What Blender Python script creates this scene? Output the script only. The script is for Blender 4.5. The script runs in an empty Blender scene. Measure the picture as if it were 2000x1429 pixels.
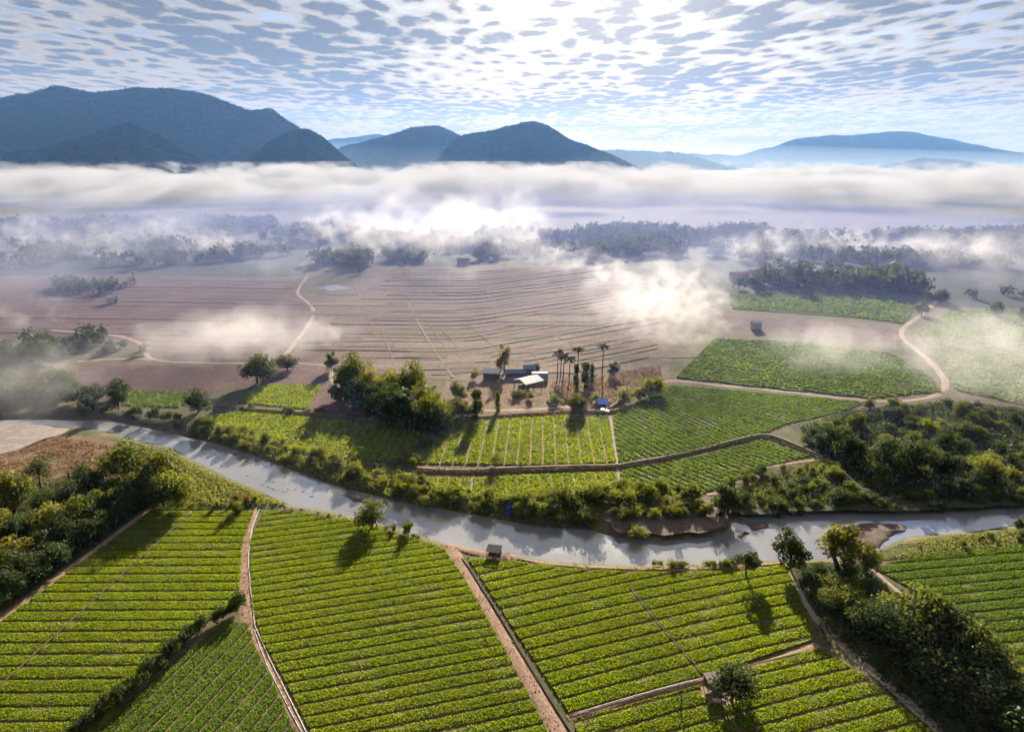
import bpy, math, random
import numpy as np
from math import radians, sin, cos, pi

# ------------------------------------------------------------------ camera, sky, sun, exposure
scene = bpy.context.scene
COL = scene.collection
CAM_H = 70.0
FPX = 1376.0                      # focal length in pixels of the 2000 px wide photograph
PITCH = radians(16.2)
cam_data = bpy.data.cameras.new("camera")
cam_data.sensor_width = 36.0
cam_data.lens = FPX / 2000.0 * 36.0
cam_data.clip_start = 0.5
cam_data.clip_end = 60000.0
cam = bpy.data.objects.new("camera", cam_data)
cam.location = (0, 0, CAM_H)
cam.rotation_euler = (pi / 2 - PITCH, 0, 0)
COL.objects.link(cam)
scene.camera = cam

SUN_EL = radians(17.0)
SUN_AZ = radians(7.0)             # to the right of the view axis
SUN_DIR = (sin(SUN_AZ) * cos(SUN_EL), cos(SUN_AZ) * cos(SUN_EL), sin(SUN_EL))
SUN_STRENGTH = 5.0
SKY_STRENGTH = 0.05
EXPOSURE = 1.75

sun_data = bpy.data.lights.new("sun", 'SUN')
sun_data.energy = SUN_STRENGTH
sun_data.angle = radians(0.53)
sun_data.color = (1.0, 0.90, 0.75)
sun = bpy.data.objects.new("sun", sun_data)
sun.rotation_euler = (pi / 2 - SUN_EL, 0, pi - SUN_AZ)
COL.objects.link(sun)


class NT:
    """small helper for node trees"""
    def __init__(self, tree):
        self.t = tree
        tree.nodes.clear()

    def n(self, kind, **kw):
        nd = self.t.nodes.new(kind)
        for k, v in kw.items():
            setattr(nd, k, v)
        return nd

    def put(self, sock, val):
        if val is None:
            return
        if hasattr(val, 'is_linked') or hasattr(val, 'links'):
            self.t.links.new(val, sock)
        elif isinstance(val, (tuple, list)):
            v = tuple(val)
            if len(v) == 3 and len(sock.default_value) == 4:
                v = v + (1.0,)
            sock.default_value = v
        else:
            sock.default_value = val

    def math(self, op, a, b=None, c=None, clamp=False):
        nd = self.n('ShaderNodeMath', operation=op, use_clamp=clamp)
        for i, x in enumerate((a, b, c)):
            self.put(nd.inputs[i], x)
        return nd.outputs[0]

    def vmath(self, op, a, b=None):
        nd = self.n('ShaderNodeVectorMath', operation=op)
        self.put(nd.inputs[0], a)
        self.put(nd.inputs[1], b)
        return nd.outputs['Value'] if op in ('DOT_PRODUCT', 'LENGTH') else nd.outputs[0]

    def noise(self, vec, scale, detail=4.0, rough=0.55, dist=0.0, dims='3D'):
        nd = self.n('ShaderNodeTexNoise', noise_dimensions=dims)
        self.put(nd.inputs['Vector'], vec)
        self.put(nd.inputs['Scale'], scale)
        nd.inputs['Detail'].default_value = detail
        nd.inputs['Roughness'].default_value = rough
        nd.inputs['Distortion'].default_value = dist
        return nd.outputs['Fac']

    def ss(self, x, lo, hi, to0=0.0, to1=1.0):
        nd = self.n('ShaderNodeMapRange', interpolation_type='SMOOTHSTEP')
        for i, v in enumerate((x, lo, hi, to0, to1)):
            self.put(nd.inputs[i], v)
        return nd.outputs[0]

    def mix(self, f, a, b, kind='MIX'):
        nd = self.n('ShaderNodeMix', data_type='RGBA', blend_type=kind)
        self.put(nd.inputs[0], f)
        self.put(nd.inputs[6], a)
        self.put(nd.inputs[7], b)
        return nd.outputs[2]

    def out(self, kind='ShaderNodeOutputMaterial'):
        return self.n(kind)


def build_world():
    w = bpy.data.worlds.new("World")
    scene.world = w
    w.use_nodes = True
    t = NT(w.node_tree)
    out = t.out('ShaderNodeOutputWorld')
    bg = t.n('ShaderNodeBackground')
    sky = t.n('ShaderNodeTexSky', sky_type='NISHITA')
    sky.sun_disc = False
    sky.sun_elevation = SUN_EL
    sky.sun_rotation = SUN_AZ
    sky.altitude = 300.0
    sky.air_density = 1.0
    sky.dust_density = 1.6
    sky.ozone_density = 2.5
    d = t.n('ShaderNodeTexCoord').outputs['Generated']
    sep = t.n('ShaderNodeSeparateXYZ')
    t.put(sep.inputs[0], d)
    X, Y, Z = sep.outputs
    zc = t.math('MAXIMUM', t.math('ADD', Z, 0.018), 0.02)
    comb = t.n('ShaderNodeCombineXYZ')
    t.put(comb.inputs[0], t.math('DIVIDE', X, zc))
    t.put(comb.inputs[1], t.math('DIVIDE', Y, zc))
    P = comb.outputs[0]
    # rotate the cloud streets a little so that the rows run obliquely, as altocumulus does
    mp = t.n('ShaderNodeMapping')
    t.put(mp.inputs[0], P)
    mp.inputs['Rotation'].default_value = (0, 0, radians(-14))
    mp.inputs['Scale'].default_value = (1.0, 0.56, 1.0)
    mp.inputs['Location'].default_value = (3.7, 1.9, 0)
    P = mp.outputs[0]
    big = t.noise(P, 0.55, 3.0, 0.6)                   # broad cover and the clear lanes
    fine = t.noise(P, 7.5, 4.0, 0.62)                  # ragged edges
    warp = t.n('ShaderNodeVectorMath', operation='MULTIPLY_ADD')
    nz = t.n('ShaderNodeTexNoise'); t.put(nz.inputs['Vector'], P); nz.inputs['Scale'].default_value = 1.3; nz.inputs['Detail'].default_value = 1.0
    t.put(warp.inputs[0], nz.outputs['Color']); t.put(warp.inputs[1], (0.6, 0.6, 0.0)); t.put(warp.inputs[2], P)

    def cells(vec, scale):
        v = t.n('ShaderNodeTexVoronoi', voronoi_dimensions='2D', feature='SMOOTH_F1')
        t.put(v.inputs['Vector'], vec)
        v.inputs['Scale'].default_value = scale
        v.inputs['Smoothness'].default_value = 0.35
        return t.math('SUBTRACT', 0.46, v.outputs['Distance'])
    cell = cells(warp.outputs[0], 4.4)                 # the puffs
    dens = t.math('ADD', t.math('MULTIPLY', cell, 0.95), t.math('MULTIPLY', t.math('SUBTRACT', fine, 0.5), 1.1))
    dens = t.math('ADD', dens, t.math('MULTIPLY', t.math('SUBTRACT', big, 0.44), 1.7))
    alpha = t.ss(dens, -0.22, -0.02)
    core = t.ss(dens, 0.03, 0.30)
    # how near the sun a direction lies
    cs = t.math('MAXIMUM', t.vmath('DOT_PRODUCT', d, SUN_DIR), 0.0)
    aure = t.math('POWER', cs, 42.0)
    aure2 = t.math('POWER', cs, 9.0)
    blue = t.mix(1.0, sky.outputs[0], (0.28, 0.34, 0.52), 'MULTIPLY')
    veil_w = t.math('MULTIPLY', t.ss(Z, 0.03, 0.20, 1.0, 0.0), 0.97)
    # sunlit thin cloud, shaded thick cloud; both brighter towards the sun (forward scattering)
    thin_b = t.math('ADD', 2.75, t.math('ADD', t.math('MULTIPLY', aure2, 0.7), t.math('MULTIPLY', aure, 5.0)))
    core_b = t.math('ADD', 0.95, t.math('ADD', t.math('MULTIPLY', aure2, 0.25), t.math('MULTIPLY', aure, 0.3)))
    thin = t.n('ShaderNodeVectorMath', operation='SCALE')
    t.put(thin.inputs[0], (1.0, 0.925, 0.82)); t.put(thin.inputs['Scale'], thin_b)
    corec = t.n('ShaderNodeVectorMath', operation='SCALE')
    t.put(corec.inputs[0], (0.90, 0.88, 0.96)); t.put(corec.inputs['Scale'], core_b)
    glow_w = t.math('MINIMUM', t.math('ADD', t.math('MULTIPLY', aure, 0.9), t.math('MULTIPLY', aure2, 0.2)), 0.9)
    base = t.mix(glow_w, blue, thin.outputs[0])
    warm = t.mix(1.0, thin.outputs[0], (1.06, 0.85, 0.58), 'MULTIPLY')
    base = t.mix(veil_w, base, warm)
    c = t.mix(alpha, base, t.mix(veil_w, thin.outputs[0], warm))
    core_f = t.math('MULTIPLY', core, t.math('MULTIPLY', t.ss(Z, 0.02, 0.09, 0.55, 0.95), t.math('SUBTRACT', 1.0, t.math('MULTIPLY', aure, 0.5))))
    c = t.mix(core_f, c, corec.outputs[0])
    t.put(bg.inputs['Color'], c)
    bg.inputs['Strength'].default_value = SKY_STRENGTH
    t.t.links.new(bg.outputs[0], out.inputs['Surface'])


build_world()
vs = scene.view_settings
vs.view_transform = 'Standard'
vs.look = 'None'
vs.exposure = EXPOSURE
vs.gamma = 1.0
vs.use_curve_mapping = False
cy = scene.cycles
cy.max_bounces = 6
cy.diffuse_bounces = 2
cy.glossy_bounces = 2
cy.transmission_bounces = 3
cy.transparent_max_bounces = 48
cy.volume_bounces = 0
cy.use_adaptive_sampling = True
cy.adaptive_threshold = 0.04
cy.adaptive_min_samples = 16
cy.volume_step_rate = 1.0
cy.volume_max_steps = 256
cy.use_denoising = True
cy.sample_clamp_indirect = 6.0
cy.caustics_reflective = False
cy.caustics_refractive = False

# ------------------------------------------------------------------ geometry helpers
rng = np.random.default_rng(11)
random.seed(5)
FWD = np.array((0, cos(PITCH), -sin(PITCH)))
UPV = np.array((0, sin(PITCH), cos(PITCH)))


def ray(px, py):
    return FWD + np.array((1.0, 0, 0)) * ((px - 1000.0) / FPX) + UPV * ((714.5 - py) / FPX)


def G(px, py, z=0.0):
    """ground position (at height z) of a point surveyed in the photograph"""
    r = ray(px, py)
    return np.array((0, 0, CAM_H)) + r * ((z - CAM_H) / r[2])


def G2(p, z=0.0):
    return G(p[0], p[1], z)[:2]


def far(px, py, D):
    """position at ground distance D of a far point (ridge lines, fog tops)"""
    r = ray(px, py)
    return np.array((0, 0, CAM_H)) + r * (D / r[1])


def mpp(py):
    """metres per photograph pixel at the ground row py"""
    r = ray(1000, py)
    return (CAM_H / -r[2]) / FPX


def lattice(seed, n=256):
    return np.random.default_rng(seed).random((n, n))


_LAT = {}


def vnoise(x, y, seed=0):
    if seed not in _LAT:
        _LAT[seed] = lattice(seed + 100)
    L = _LAT[seed]
    x = np.asarray(x, float); y = np.asarray(y, float)
    xi = np.floor(x).astype(int); yi = np.floor(y).astype(int)
    fx = x - xi; fy = y - yi
    fx = fx * fx * (3 - 2 * fx); fy = fy * fy * (3 - 2 * fy)
    a = L[xi % 256, yi % 256]; b = L[(xi + 1) % 256, yi % 256]
    c = L[xi % 256, (yi + 1) % 256]; d = L[(xi + 1) % 256, (yi + 1) % 256]
    return (a * (1 - fx) + b * fx) * (1 - fy) + (c * (1 - fx) + d * fx) * fy


def fbm(x, y, seed=0, octv=4, gain=0.5):
    s = 0; a = 1; tot = 0
    for i in range(octv):
        s = s + a * vnoise(np.asarray(x) * 2 ** i + 13.7 * i, np.asarray(y) * 2 ** i + 7.3 * i, seed + i)
        tot += a; a *= gain
    return s / tot


def mesh_np(name, V, faces, mats=(), fmat=None, smooth=False):
    """faces: (n,k) array or list of arrays / list of tuples"""
    me = bpy.data.meshes.new(name)
    V = np.asarray(V, np.float32).reshape(-1, 3)
    if isinstance(faces, np.ndarray):
        faces = [faces]
    starts = []; tot = []; idx = []
    pos = 0
    for f in faces:
        f = np.atleast_2d(np.asarray(f, np.int32))
        n, k = f.shape
        starts.append(pos + np.arange(n, dtype=np.int32) * k)
        tot.append(np.full(n, k, np.int32))
        idx.append(f.ravel()); pos += n * k
    starts = np.concatenate(starts); tot = np.concatenate(tot); idx = np.concatenate(idx)
    me.vertices.add(len(V)); me.vertices.foreach_set('co', V.ravel())
    me.loops.add(len(idx)); me.loops.foreach_set('vertex_index', idx)
    me.polygons.add(len(starts)); me.polygons.foreach_set('loop_start', starts)
    me.polygons.foreach_set('loop_total', tot)
    for m in mats:
        me.materials.append(m)
    if fmat is not None:
        me.polygons.foreach_set('material_index', np.asarray(fmat, np.int32))
    if smooth:
        me.polygons.foreach_set('use_smooth', np.ones(len(starts), bool))
    me.update(calc_edges=True)
    return me


class MB:
    """collects shapes for one mesh"""
    def __init__(self):
        self.v = []; self.f = []; self.n = 0

    def add(self, V, F):
        V = np.asarray(V, float).reshape(-1, 3)
        for f in F:
            self.f.append(tuple(int(i) + self.n for i in f))
        self.v.append(V); self.n += len(V)
        return self

    def box(self, c, s, rot=0.0, tilt=(0, 0)):
        x, y, z = np.array(s) / 2.0
        P = np.array([(-x, -y, -z), (x, -y, -z), (x, y, -z), (-x, y, -z), (-x, -y, z), (x, -y, z), (x, y, z), (-x, y, z)])
        a, b = tilt
        Rx = np.array([(1, 0, 0), (0, cos(a), -sin(a)), (0, sin(a), cos(a))])
        Ry = np.array([(cos(b), 0, sin(b)), (0, 1, 0), (-sin(b), 0, cos(b))])
        Rz = np.array([(cos(rot), -sin(rot), 0), (sin(rot), cos(rot), 0), (0, 0, 1)])
        P = P @ (Rz @ Ry @ Rx).T + np.array(c)
        return self.add(P, [(0, 3, 2, 1), (4, 5, 6, 7), (0, 1, 5, 4), (1, 2, 6, 5), (2, 3, 7, 6), (3, 0, 4, 7)])

    def tube(self, pts, rad, k=6, cap=True):
        pts = [np.asarray(p, float) for p in pts]
        if not hasattr(rad, '__len__'):
            rad = [rad] * len(pts)
        V = []; F = []
        for i, p in enumerate(pts):
            d = pts[min(i + 1, len(pts) - 1)] - pts[max(i - 1, 0)]
            d = d / (np.linalg.norm(d) + 1e-9)
            a = np.array((0, 0, 1.0)) if abs(d[2]) < 0.9 else np.array((1.0, 0, 0))
            s = np.cross(d, a); s /= np.linalg.norm(s); t = np.cross(s, d)
            for j in range(k):
                an = 2 * pi * j / k
                V.append(p + rad[i] * (s * cos(an) + t * sin(an)))
        for i in range(len(pts) - 1):
            for j in range(k):
                F.append((i * k + j, i * k + (j + 1) % k, (i + 1) * k + (j + 1) % k, (i + 1) * k + j))
        if cap:
            F.append(tuple(range(k))[::-1]); F.append(tuple((len(pts) - 1) * k + j for j in range(k)))
        return self.add(V, F)

    def mesh(self, name, mat, smooth=False):
        me = bpy.data.meshes.new(name)
        me.from_pydata([tuple(p) for p in np.concatenate(self.v)], [], self.f)
        if mat:
            me.materials.append(mat)
        if smooth:
            me.polygons.foreach_set('use_smooth', [True] * len(me.polygons))
        me.update()
        return me

    def build(self, name, mat, parent=None, smooth=False):
        return link(name, self.mesh(name, mat, smooth), parent)


def link(name, data, parent=None, loc=None, rz=None, sc=None):
    o = bpy.data.objects.new(name, data)
    COL.objects.link(o)
    if parent is not None:
        o.parent = parent
    if loc is not None:
        o.location = loc
    if rz is not None:
        o.rotation_euler[2] = rz
    if sc is not None:
        o.scale = sc if hasattr(sc, '__len__') else (sc, sc, sc)
    return o


def tag(o, label, cat, group=None, kind=None):
    o['label'] = label
    o['category'] = cat
    if group:
        o['group'] = group
    if kind:
        o['kind'] = kind
    return o


def empty(name, loc=(0, 0, 0), rz=0.0, sc=1.0):
    o = link(name, None, None, loc, rz, sc)
    o.empty_display_size = 0.5
    return o


def in_poly(P, poly):
    P = np.asarray(P); poly = np.asarray(poly)
    x, y = P[:, 0], P[:, 1]
    r = np.zeros(len(P), bool)
    n = len(poly); j = n - 1
    for i in range(n):
        xi, yi = poly[i]; xj, yj = poly[j]
        c = ((yi > y) != (yj > y)) & (x < (xj - xi) * (y - yi) / (yj - yi + 1e-12) + xi)
        r ^= c; j = i
    return r


def seg_dist(P, line):
    P = np.asarray(P); d = np.full(len(P), 1e9)
    for a, b in zip(line[:-1], line[1:]):
        a = np.asarray(a); b = np.asarray(b); ab = b - a
        t = np.clip(((P - a) @ ab) / (ab @ ab + 1e-9), 0, 1)
        d = np.minimum(d, np.linalg.norm(P - (a + t[:, None] * ab), axis=1))
    return d


def smooth_line(pts, step=1.5):
    pts = np.asarray(pts, float)
    ext = np.vstack([2 * pts[0] - pts[1], pts, 2 * pts[-1] - pts[-2]])
    out = []
    for i in range(1, len(ext) - 2):
        p0, p1, p2, p3 = ext[i - 1:i + 3]
        n = max(2, int(np.linalg.norm(p2 - p1) / step))
        for t in np.linspace(0, 1, n, endpoint=False):
            out.append(0.5 * ((2 * p1) + (-p0 + p2) * t + (2 * p0 - 5 * p1 + 4 * p2 - p3) * t * t + (-p0 + 3 * p1 - 3 * p2 + p3) * t ** 3))
    out.append(ext[-2])
    return np.array(out)


def rand_in_poly(poly, n, seed=0):
    r = np.random.default_rng(seed); poly = np.asarray(poly)
    lo, hi = poly.min(0), poly.max(0)
    out = np.zeros((0, 2))
    while len(out) < n:
        P = lo + r.random((n * 3 + 30, 2)) * (hi - lo)
        out = np.vstack([out, P[in_poly(P, poly)]])
    return out[:n]


def poly_area(p):
    p = np.asarray(p); x, y = p[:, 0], p[:, 1]
    return 0.5 * abs(np.dot(x, np.roll(y, -1)) - np.dot(y, np.roll(x, -1)))


# ------------------------------------------------------------------ materials
def new_mat(name):
    m = bpy.data.materials.new(name)
    m.use_nodes = True
    return m, NT(m.node_tree)


def mat_ground(name, cols, scale=0.05, rough=0.95, bump=0.15, fine=2.5, spec=0.1, furrow=0.0):
    """earth-like surface: three colours blended by noise at two sizes"""
    m, t = new_mat(name)
    out = t.out()
    b = t.n('ShaderNodeBsdfPrincipled')
    b.inputs['Roughness'].default_value = rough
    b.inputs['Specular IOR Level'].default_value = spec
    pos = t.n('ShaderNodeNewGeometry').outputs['Position']
    n1 = t.noise(pos, scale, 5.0, 0.6, 0.4)
    n2 = t.noise(pos, fine, 4.0, 0.65)
    n3 = t.noise(pos, scale * 6.3, 4.0, 0.6)
    c = t.mix(t.ss(n1, 0.38, 0.62), cols[0], cols[1])
    c = t.mix(t.ss(n3, 0.46, 0.70), c, cols[2])
    v = t.ss(n2, 0.25, 0.75, 0.68, 1.30)
    if furrow:
        wv = t.n('ShaderNodeTexWave', wave_type='BANDS', bands_direction='Y', wave_profile='SIN')
        t.put(wv.inputs['Vector'], pos)
        wv.inputs['Scale'].default_value = furrow
        wv.inputs['Distortion'].default_value = 5.0
        wv.inputs['Detail'].default_value = 2.0
        wv.inputs['Detail Scale'].default_value = 0.25
        v = t.math('MULTIPLY', v, t.ss(wv.outputs['Fac'], 0.1, 0.9, 0.78, 1.16))
    hsv = t.n('ShaderNodeHueSaturation')
    t.put(hsv.inputs['Color'], c); t.put(hsv.inputs['Value'], v)
    t.put(b.inputs['Base Color'], hsv.outputs[0])
    if bump:
        bp = t.n('ShaderNodeBump')
        bp.inputs['Strength'].default_value = min(1.0, bump * 3)
        bp.inputs['Distance'].default_value = bump
        t.put(bp.inputs['Height'], n2)
        t.put(b.inputs['Normal'], bp.outputs[0])
    t.t.links.new(b.outputs[0], out.inputs[0])
    return m


def mat_plain(name, col, rough=0.7, var=0.25, scale=1.5, metal=0.0, spec=0.3):
    m, t = new_mat(name)
    out = t.out()
    b = t.n('ShaderNodeBsdfPrincipled')
    b.inputs['Roughness'].default_value = rough
    b.inputs['Metallic'].default_value = metal
    b.inputs['Specular IOR Level'].default_value = spec
    pos = t.n('ShaderNodeTexCoord').outputs['Object']
    n = t.noise(pos, scale, 5.0, 0.65)
    hsv = t.n('ShaderNodeHueSaturation')
    hsv.inputs['Color'].default_value = tuple(col) + (1,)
    t.put(hsv.inputs['Value'], t.ss(n, 0.25, 0.75, 1 - var, 1 + var))
    t.put(b.inputs['Base Color'], hsv.outputs[0])
    t.t.links.new(b.outputs[0], out.inputs[0])
    return m


def mat_leaf(name, dark, light, trans, tw=0.5, patch=0.12, rough=0.55, objvar=0.25, gloss=0.02, broad=0.0):
    """foliage: diffuse + translucent, varied leaf by leaf, clump by clump and plant by plant"""
    m, t = new_mat(name)
    out = t.out()
    g = t.n('ShaderNodeNewGeometry')
    ri = g.outputs['Random Per Island']
    oi = t.n('ShaderNodeObjectInfo').outputs['Random']
    n1 = t.noise(g.outputs['Position'], patch, 1.0, 0.6)
    k = t.math('ADD', t.math('MULTIPLY', ri, 0.55), t.math('MULTIPLY', t.ss(n1, 0.3, 0.7), 0.45))
    if broad:
        nb = t.noise(g.outputs['Position'], broad, 2.0, 0.55)
        k = t.math('ADD', t.math('MULTIPLY', k, 0.55), t.math('MULTIPLY', t.ss(nb, 0.36, 0.64), 0.45))
    c = t.mix(k, dark, light)
    hsv = t.n('ShaderNodeHueSaturation')
    t.put(hsv.inputs['Color'], c)
    t.put(hsv.inputs['Value'], t.ss(oi, 0, 1, 1 - objvar, 1 + objvar))
    t.put(hsv.inputs['Hue'], t.ss(oi, 0, 1, 0.488, 0.515))
    tr = t.mix(k, tuple(x * 0.65 for x in trans), trans)
    dif = t.n('ShaderNodeBsdfDiffuse')
    t.put(dif.inputs[0], hsv.outputs[0])
    tl = t.n('ShaderNodeBsdfTranslucent')
    t.put(tl.inputs[0], tr)
    mx = t.n('ShaderNodeMixShader'); mx.inputs[0].default_value = tw
    t.t.links.new(dif.outputs[0], mx.inputs[1]); t.t.links.new(tl.outputs[0], mx.inputs[2])
    gl = t.n('ShaderNodeBsdfGlossy'); gl.inputs['Roughness'].default_value = rough
    gl.inputs[0].default_value = (0.9, 0.9, 0.85, 1)
    mx2 = t.n('ShaderNodeMixShader'); mx2.inputs[0].default_value = gloss
    t.t.links.new(mx.outputs[0], mx2.inputs[1]); t.t.links.new(gl.outputs[0], mx2.inputs[2])
    t.t.links.new(mx2.outputs[0], out.inputs[0])
    return m


def mat_water():
    m, t = new_mat("river_water")
    out = t.out()
    b = t.n('ShaderNodeBsdfPrincipled')
    pos = t.n('ShaderNodeNewGeometry').outputs['Position']
    n0 = t.noise(pos, 0.035, 3.0, 0.5, 0.6)
    c = t.mix(t.ss(n0, 0.3, 0.7), (0.26, 0.262, 0.275), (0.30, 0.30, 0.31))
    t.put(b.inputs['Base Color'], c)
    b.inputs['IOR'].default_value = 4.0
    b.inputs['Specular IOR Level'].default_value = 0.5
    t.put(b.inputs['Roughness'], t.ss(n0, 0.35, 0.65, 0.07, 0.13))
    mp = t.n('ShaderNodeMapping'); t.put(mp.inputs[0], pos)
    mp.inputs['Scale'].default_value = (1.0, 1.6, 1.0)
    n1 = t.noise(mp.outputs[0], 0.9, 4.0, 0.6, 0.5)
    n2 = t.noise(mp.outputs[0], 0.16, 3.0, 0.5, 0.8)
    h = t.math('ADD', n1, t.math('MULTIPLY', n2, 0.5))
    bp = t.n('ShaderNodeBump'); bp.inputs['Strength'].default_value = 0.5; bp.inputs['Distance'].default_value = 0.012
    t.put(bp.inputs['Height'], h)
    t.put(b.inputs['Normal'], bp.outputs[0])
    t.t.links.new(b.outputs[0], out.inputs[0])
    return m


M = {}
M['earth'] = mat_ground('valley_floor', ((0.115, 0.095, 0.055), (0.075, 0.085, 0.032), (0.15, 0.11, 0.075)), 0.018, fine=0.9)
M['soil'] = mat_ground('bed_soil', ((0.12, 0.075, 0.05), (0.17, 0.105, 0.075), (0.08, 0.055, 0.038)), 0.15, bump=0.06)
M['path'] = mat_ground('path_earth', ((0.27, 0.175, 0.125), (0.33, 0.225, 0.17), (0.20, 0.13, 0.095)), 0.25, bump=0.10)
M['palepath'] = mat_ground('pale_track', ((0.30, 0.235, 0.20), (0.36, 0.29, 0.24), (0.24, 0.185, 0.155)), 0.2, bump=0.08)
M['redsoil'] = mat_ground('ploughed_red_soil', ((0.105, 0.062, 0.06), (0.14, 0.085, 0.078), (0.08, 0.052, 0.05)), 0.03, bump=0.25, fine=0.8, furrow=0.16)
M['fallow'] = mat_ground('fallow_soil', ((0.155, 0.105, 0.085), (0.115, 0.085, 0.068), (0.20, 0.138, 0.108)), 0.035, bump=0.25, fine=0.7, furrow=0.18)
M['bund'] = mat_ground('bund_grass', ((0.14, 0.12, 0.06), (0.18, 0.14, 0.08), (0.22, 0.16, 0.11)), 0.1, bump=0.1)
M['verge'] = mat_ground('verge_grass', ((0.06, 0.085, 0.02), (0.10, 0.115, 0.03), (0.13, 0.10, 0.05)), 0.08, bump=0.25, fine=1.6)
M['scrubsoil'] = mat_ground('scrub_soil', ((0.22, 0.13, 0.085), (0.17, 0.115, 0.06), (0.12, 0.11, 0.04)), 0.07, bump=0.25, fine=1.3)
M['sand'] = mat_ground('river_sand', ((0.34, 0.29, 0.26), (0.27, 0.23, 0.21), (0.40, 0.35, 0.31)), 0.06, bump=0.1)
M['gravel'] = mat_ground('river_gravel', ((0.16, 0.12, 0.10), (0.11, 0.085, 0.07), (0.21, 0.165, 0.14)), 0.12, bump=0.15, fine=3.0)
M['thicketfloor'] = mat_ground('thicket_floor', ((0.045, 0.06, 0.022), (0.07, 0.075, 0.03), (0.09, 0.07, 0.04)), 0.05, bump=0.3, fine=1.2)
M['farfield'] = mat_ground('far_field', ((0.03, 0.055, 0.028), (0.022, 0.038, 0.02), (0.055, 0.055, 0.035)), 0.03, bump=0.15, fine=0.6)
M['hill'] = mat_ground('hill_forest', ((0.012, 0.022, 0.014), (0.017, 0.024, 0.014), (0.05, 0.028, 0.018)), 0.004, rough=1.0, bump=0, fine=0.03, spec=0.0)
M['crop'] = mat_leaf('crop_leaf', (0.055, 0.115, 0.004), (0.160, 0.220, 0.003), (0.43, 0.52, 0.003), 0.5, 0.25, objvar=0.07, broad=0.035)
M['crop2'] = mat_leaf('crop_leaf_cool', (0.040, 0.105, 0.012), (0.100, 0.180, 0.022), (0.24, 0.36, 0.020), 0.48, 0.25, objvar=0.07, broad=0.03)
M['under'] = mat_ground('crop_underlayer', ((0.075, 0.115, 0.006), (0.10, 0.13, 0.008), (0.085, 0.085, 0.014)), 0.3, bump=0.1)
M['leaf'] = mat_leaf('tree_leaf', (0.028, 0.050, 0.010), (0.075, 0.105, 0.018), (0.20, 0.22, 0.020), 0.40, 0.35)
M['leafdark'] = mat_leaf('dark_tree_leaf', (0.018, 0.034, 0.012), (0.045, 0.070, 0.018), (0.10, 0.14, 0.020), 0.35, 0.35)
M['leafyel'] = mat_leaf('yellow_tree_leaf', (0.060, 0.075, 0.012), (0.13, 0.14, 0.022), (0.32, 0.29, 0.025), 0.45, 0.35)
M['bushleaf'] = mat_leaf('bank_bush_leaf', (0.050, 0.080, 0.012), (0.12, 0.155, 0.024), (0.33, 0.35, 0.030), 0.45, 0.3)
M['paleleaf'] = mat_leaf('pale_leaf', (0.09, 0.12, 0.075), (0.18, 0.22, 0.15), (0.20, 0.24, 0.10), 0.35, 0.4)
M['grass'] = mat_leaf('tall_grass', (0.07, 0.10, 0.015), (0.16, 0.18, 0.035), (0.34, 0.34, 0.04), 0.45, 0.25)
M['drygrass'] = mat_leaf('dry_scrub', (0.15, 0.085, 0.04), (0.24, 0.15, 0.07), (0.30, 0.17, 0.07), 0.4, 0.2)
M['palm'] = mat_leaf('palm_leaf', (0.030, 0.050, 0.018), (0.07, 0.10, 0.03), (0.16, 0.18, 0.03), 0.4, 0.3)
M['bark'] = mat_plain('bark', (0.075, 0.055, 0.042), 0.9, 0.4, 4.0)
M['palebark'] = mat_plain('pale_bark', (0.16, 0.13, 0.10), 0.9, 0.35, 4.0)
M['whiteroof'] = mat_plain('white_sheet_roof', (0.72, 0.72, 0.74), 0.45, 0.10, 0.6)
M['greyroof'] = mat_plain('grey_sheet_roof', (0.33, 0.35, 0.38), 0.5, 0.2, 0.7)
M['blueroof'] = mat_plain('blue_roof', (0.02, 0.075, 0.40), 0.9, 0.2, 0.9, spec=0.1)
M['bluegrey'] = mat_plain('blue_grey_roof', (0.16, 0.23, 0.33), 0.5, 0.2, 0.9)
M['redroof'] = mat_plain('red_roof', (0.36, 0.13, 0.09), 0.7, 0.25, 0.8)
M['brownroof'] = mat_plain('brown_roof', (0.16, 0.11, 0.085), 0.8, 0.3, 0.8)
M['wall'] = mat_plain('house_wall', (0.55, 0.52, 0.47), 0.85, 0.2, 0.8)
M['darkwall'] = mat_plain('plank_wall', (0.13, 0.09, 0.065), 0.85, 0.3, 2.0)
M['glass'] = mat_plain('dark_opening', (0.03, 0.035, 0.045), 0.3, 0.2, 2.0)
M['wood'] = mat_plain('weathered_wood', (0.20, 0.145, 0.105), 0.85, 0.35, 3.0)
M['pipe'] = mat_plain('pale_pipe', (0.36, 0.36, 0.40), 0.45, 0.15, 1.0)
M['darkpipe'] = mat_plain('dark_pipe', (0.05, 0.05, 0.055), 0.9, 0.2, 1.0, spec=0.05)
M['white'] = mat_plain('white_paint', (0.75, 0.75, 0.77), 0.4, 0.08, 1.0)
M['rubber'] = mat_plain('tyre_rubber', (0.02, 0.02, 0.02), 0.8, 0.2, 3.0)
M['blue'] = mat_plain('blue_plastic', (0.03, 0.10, 0.55), 0.4, 0.15, 1.0)
M['sack'] = mat_plain('woven_sack', (0.62, 0.55, 0.45), 0.8, 0.2, 4.0)
M['thatch'] = mat_plain('weathered_thatch', (0.40, 0.35, 0.30), 0.9, 0.3, 5.0)
M['rock'] = mat_plain('dark_rock', (0.07, 0.06, 0.055), 0.8, 0.3, 2.0)
M['stone'] = mat_plain('pale_stone', (0.30, 0.26, 0.23), 0.85, 0.3, 2.0)
M['water'] = mat_water()

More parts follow.
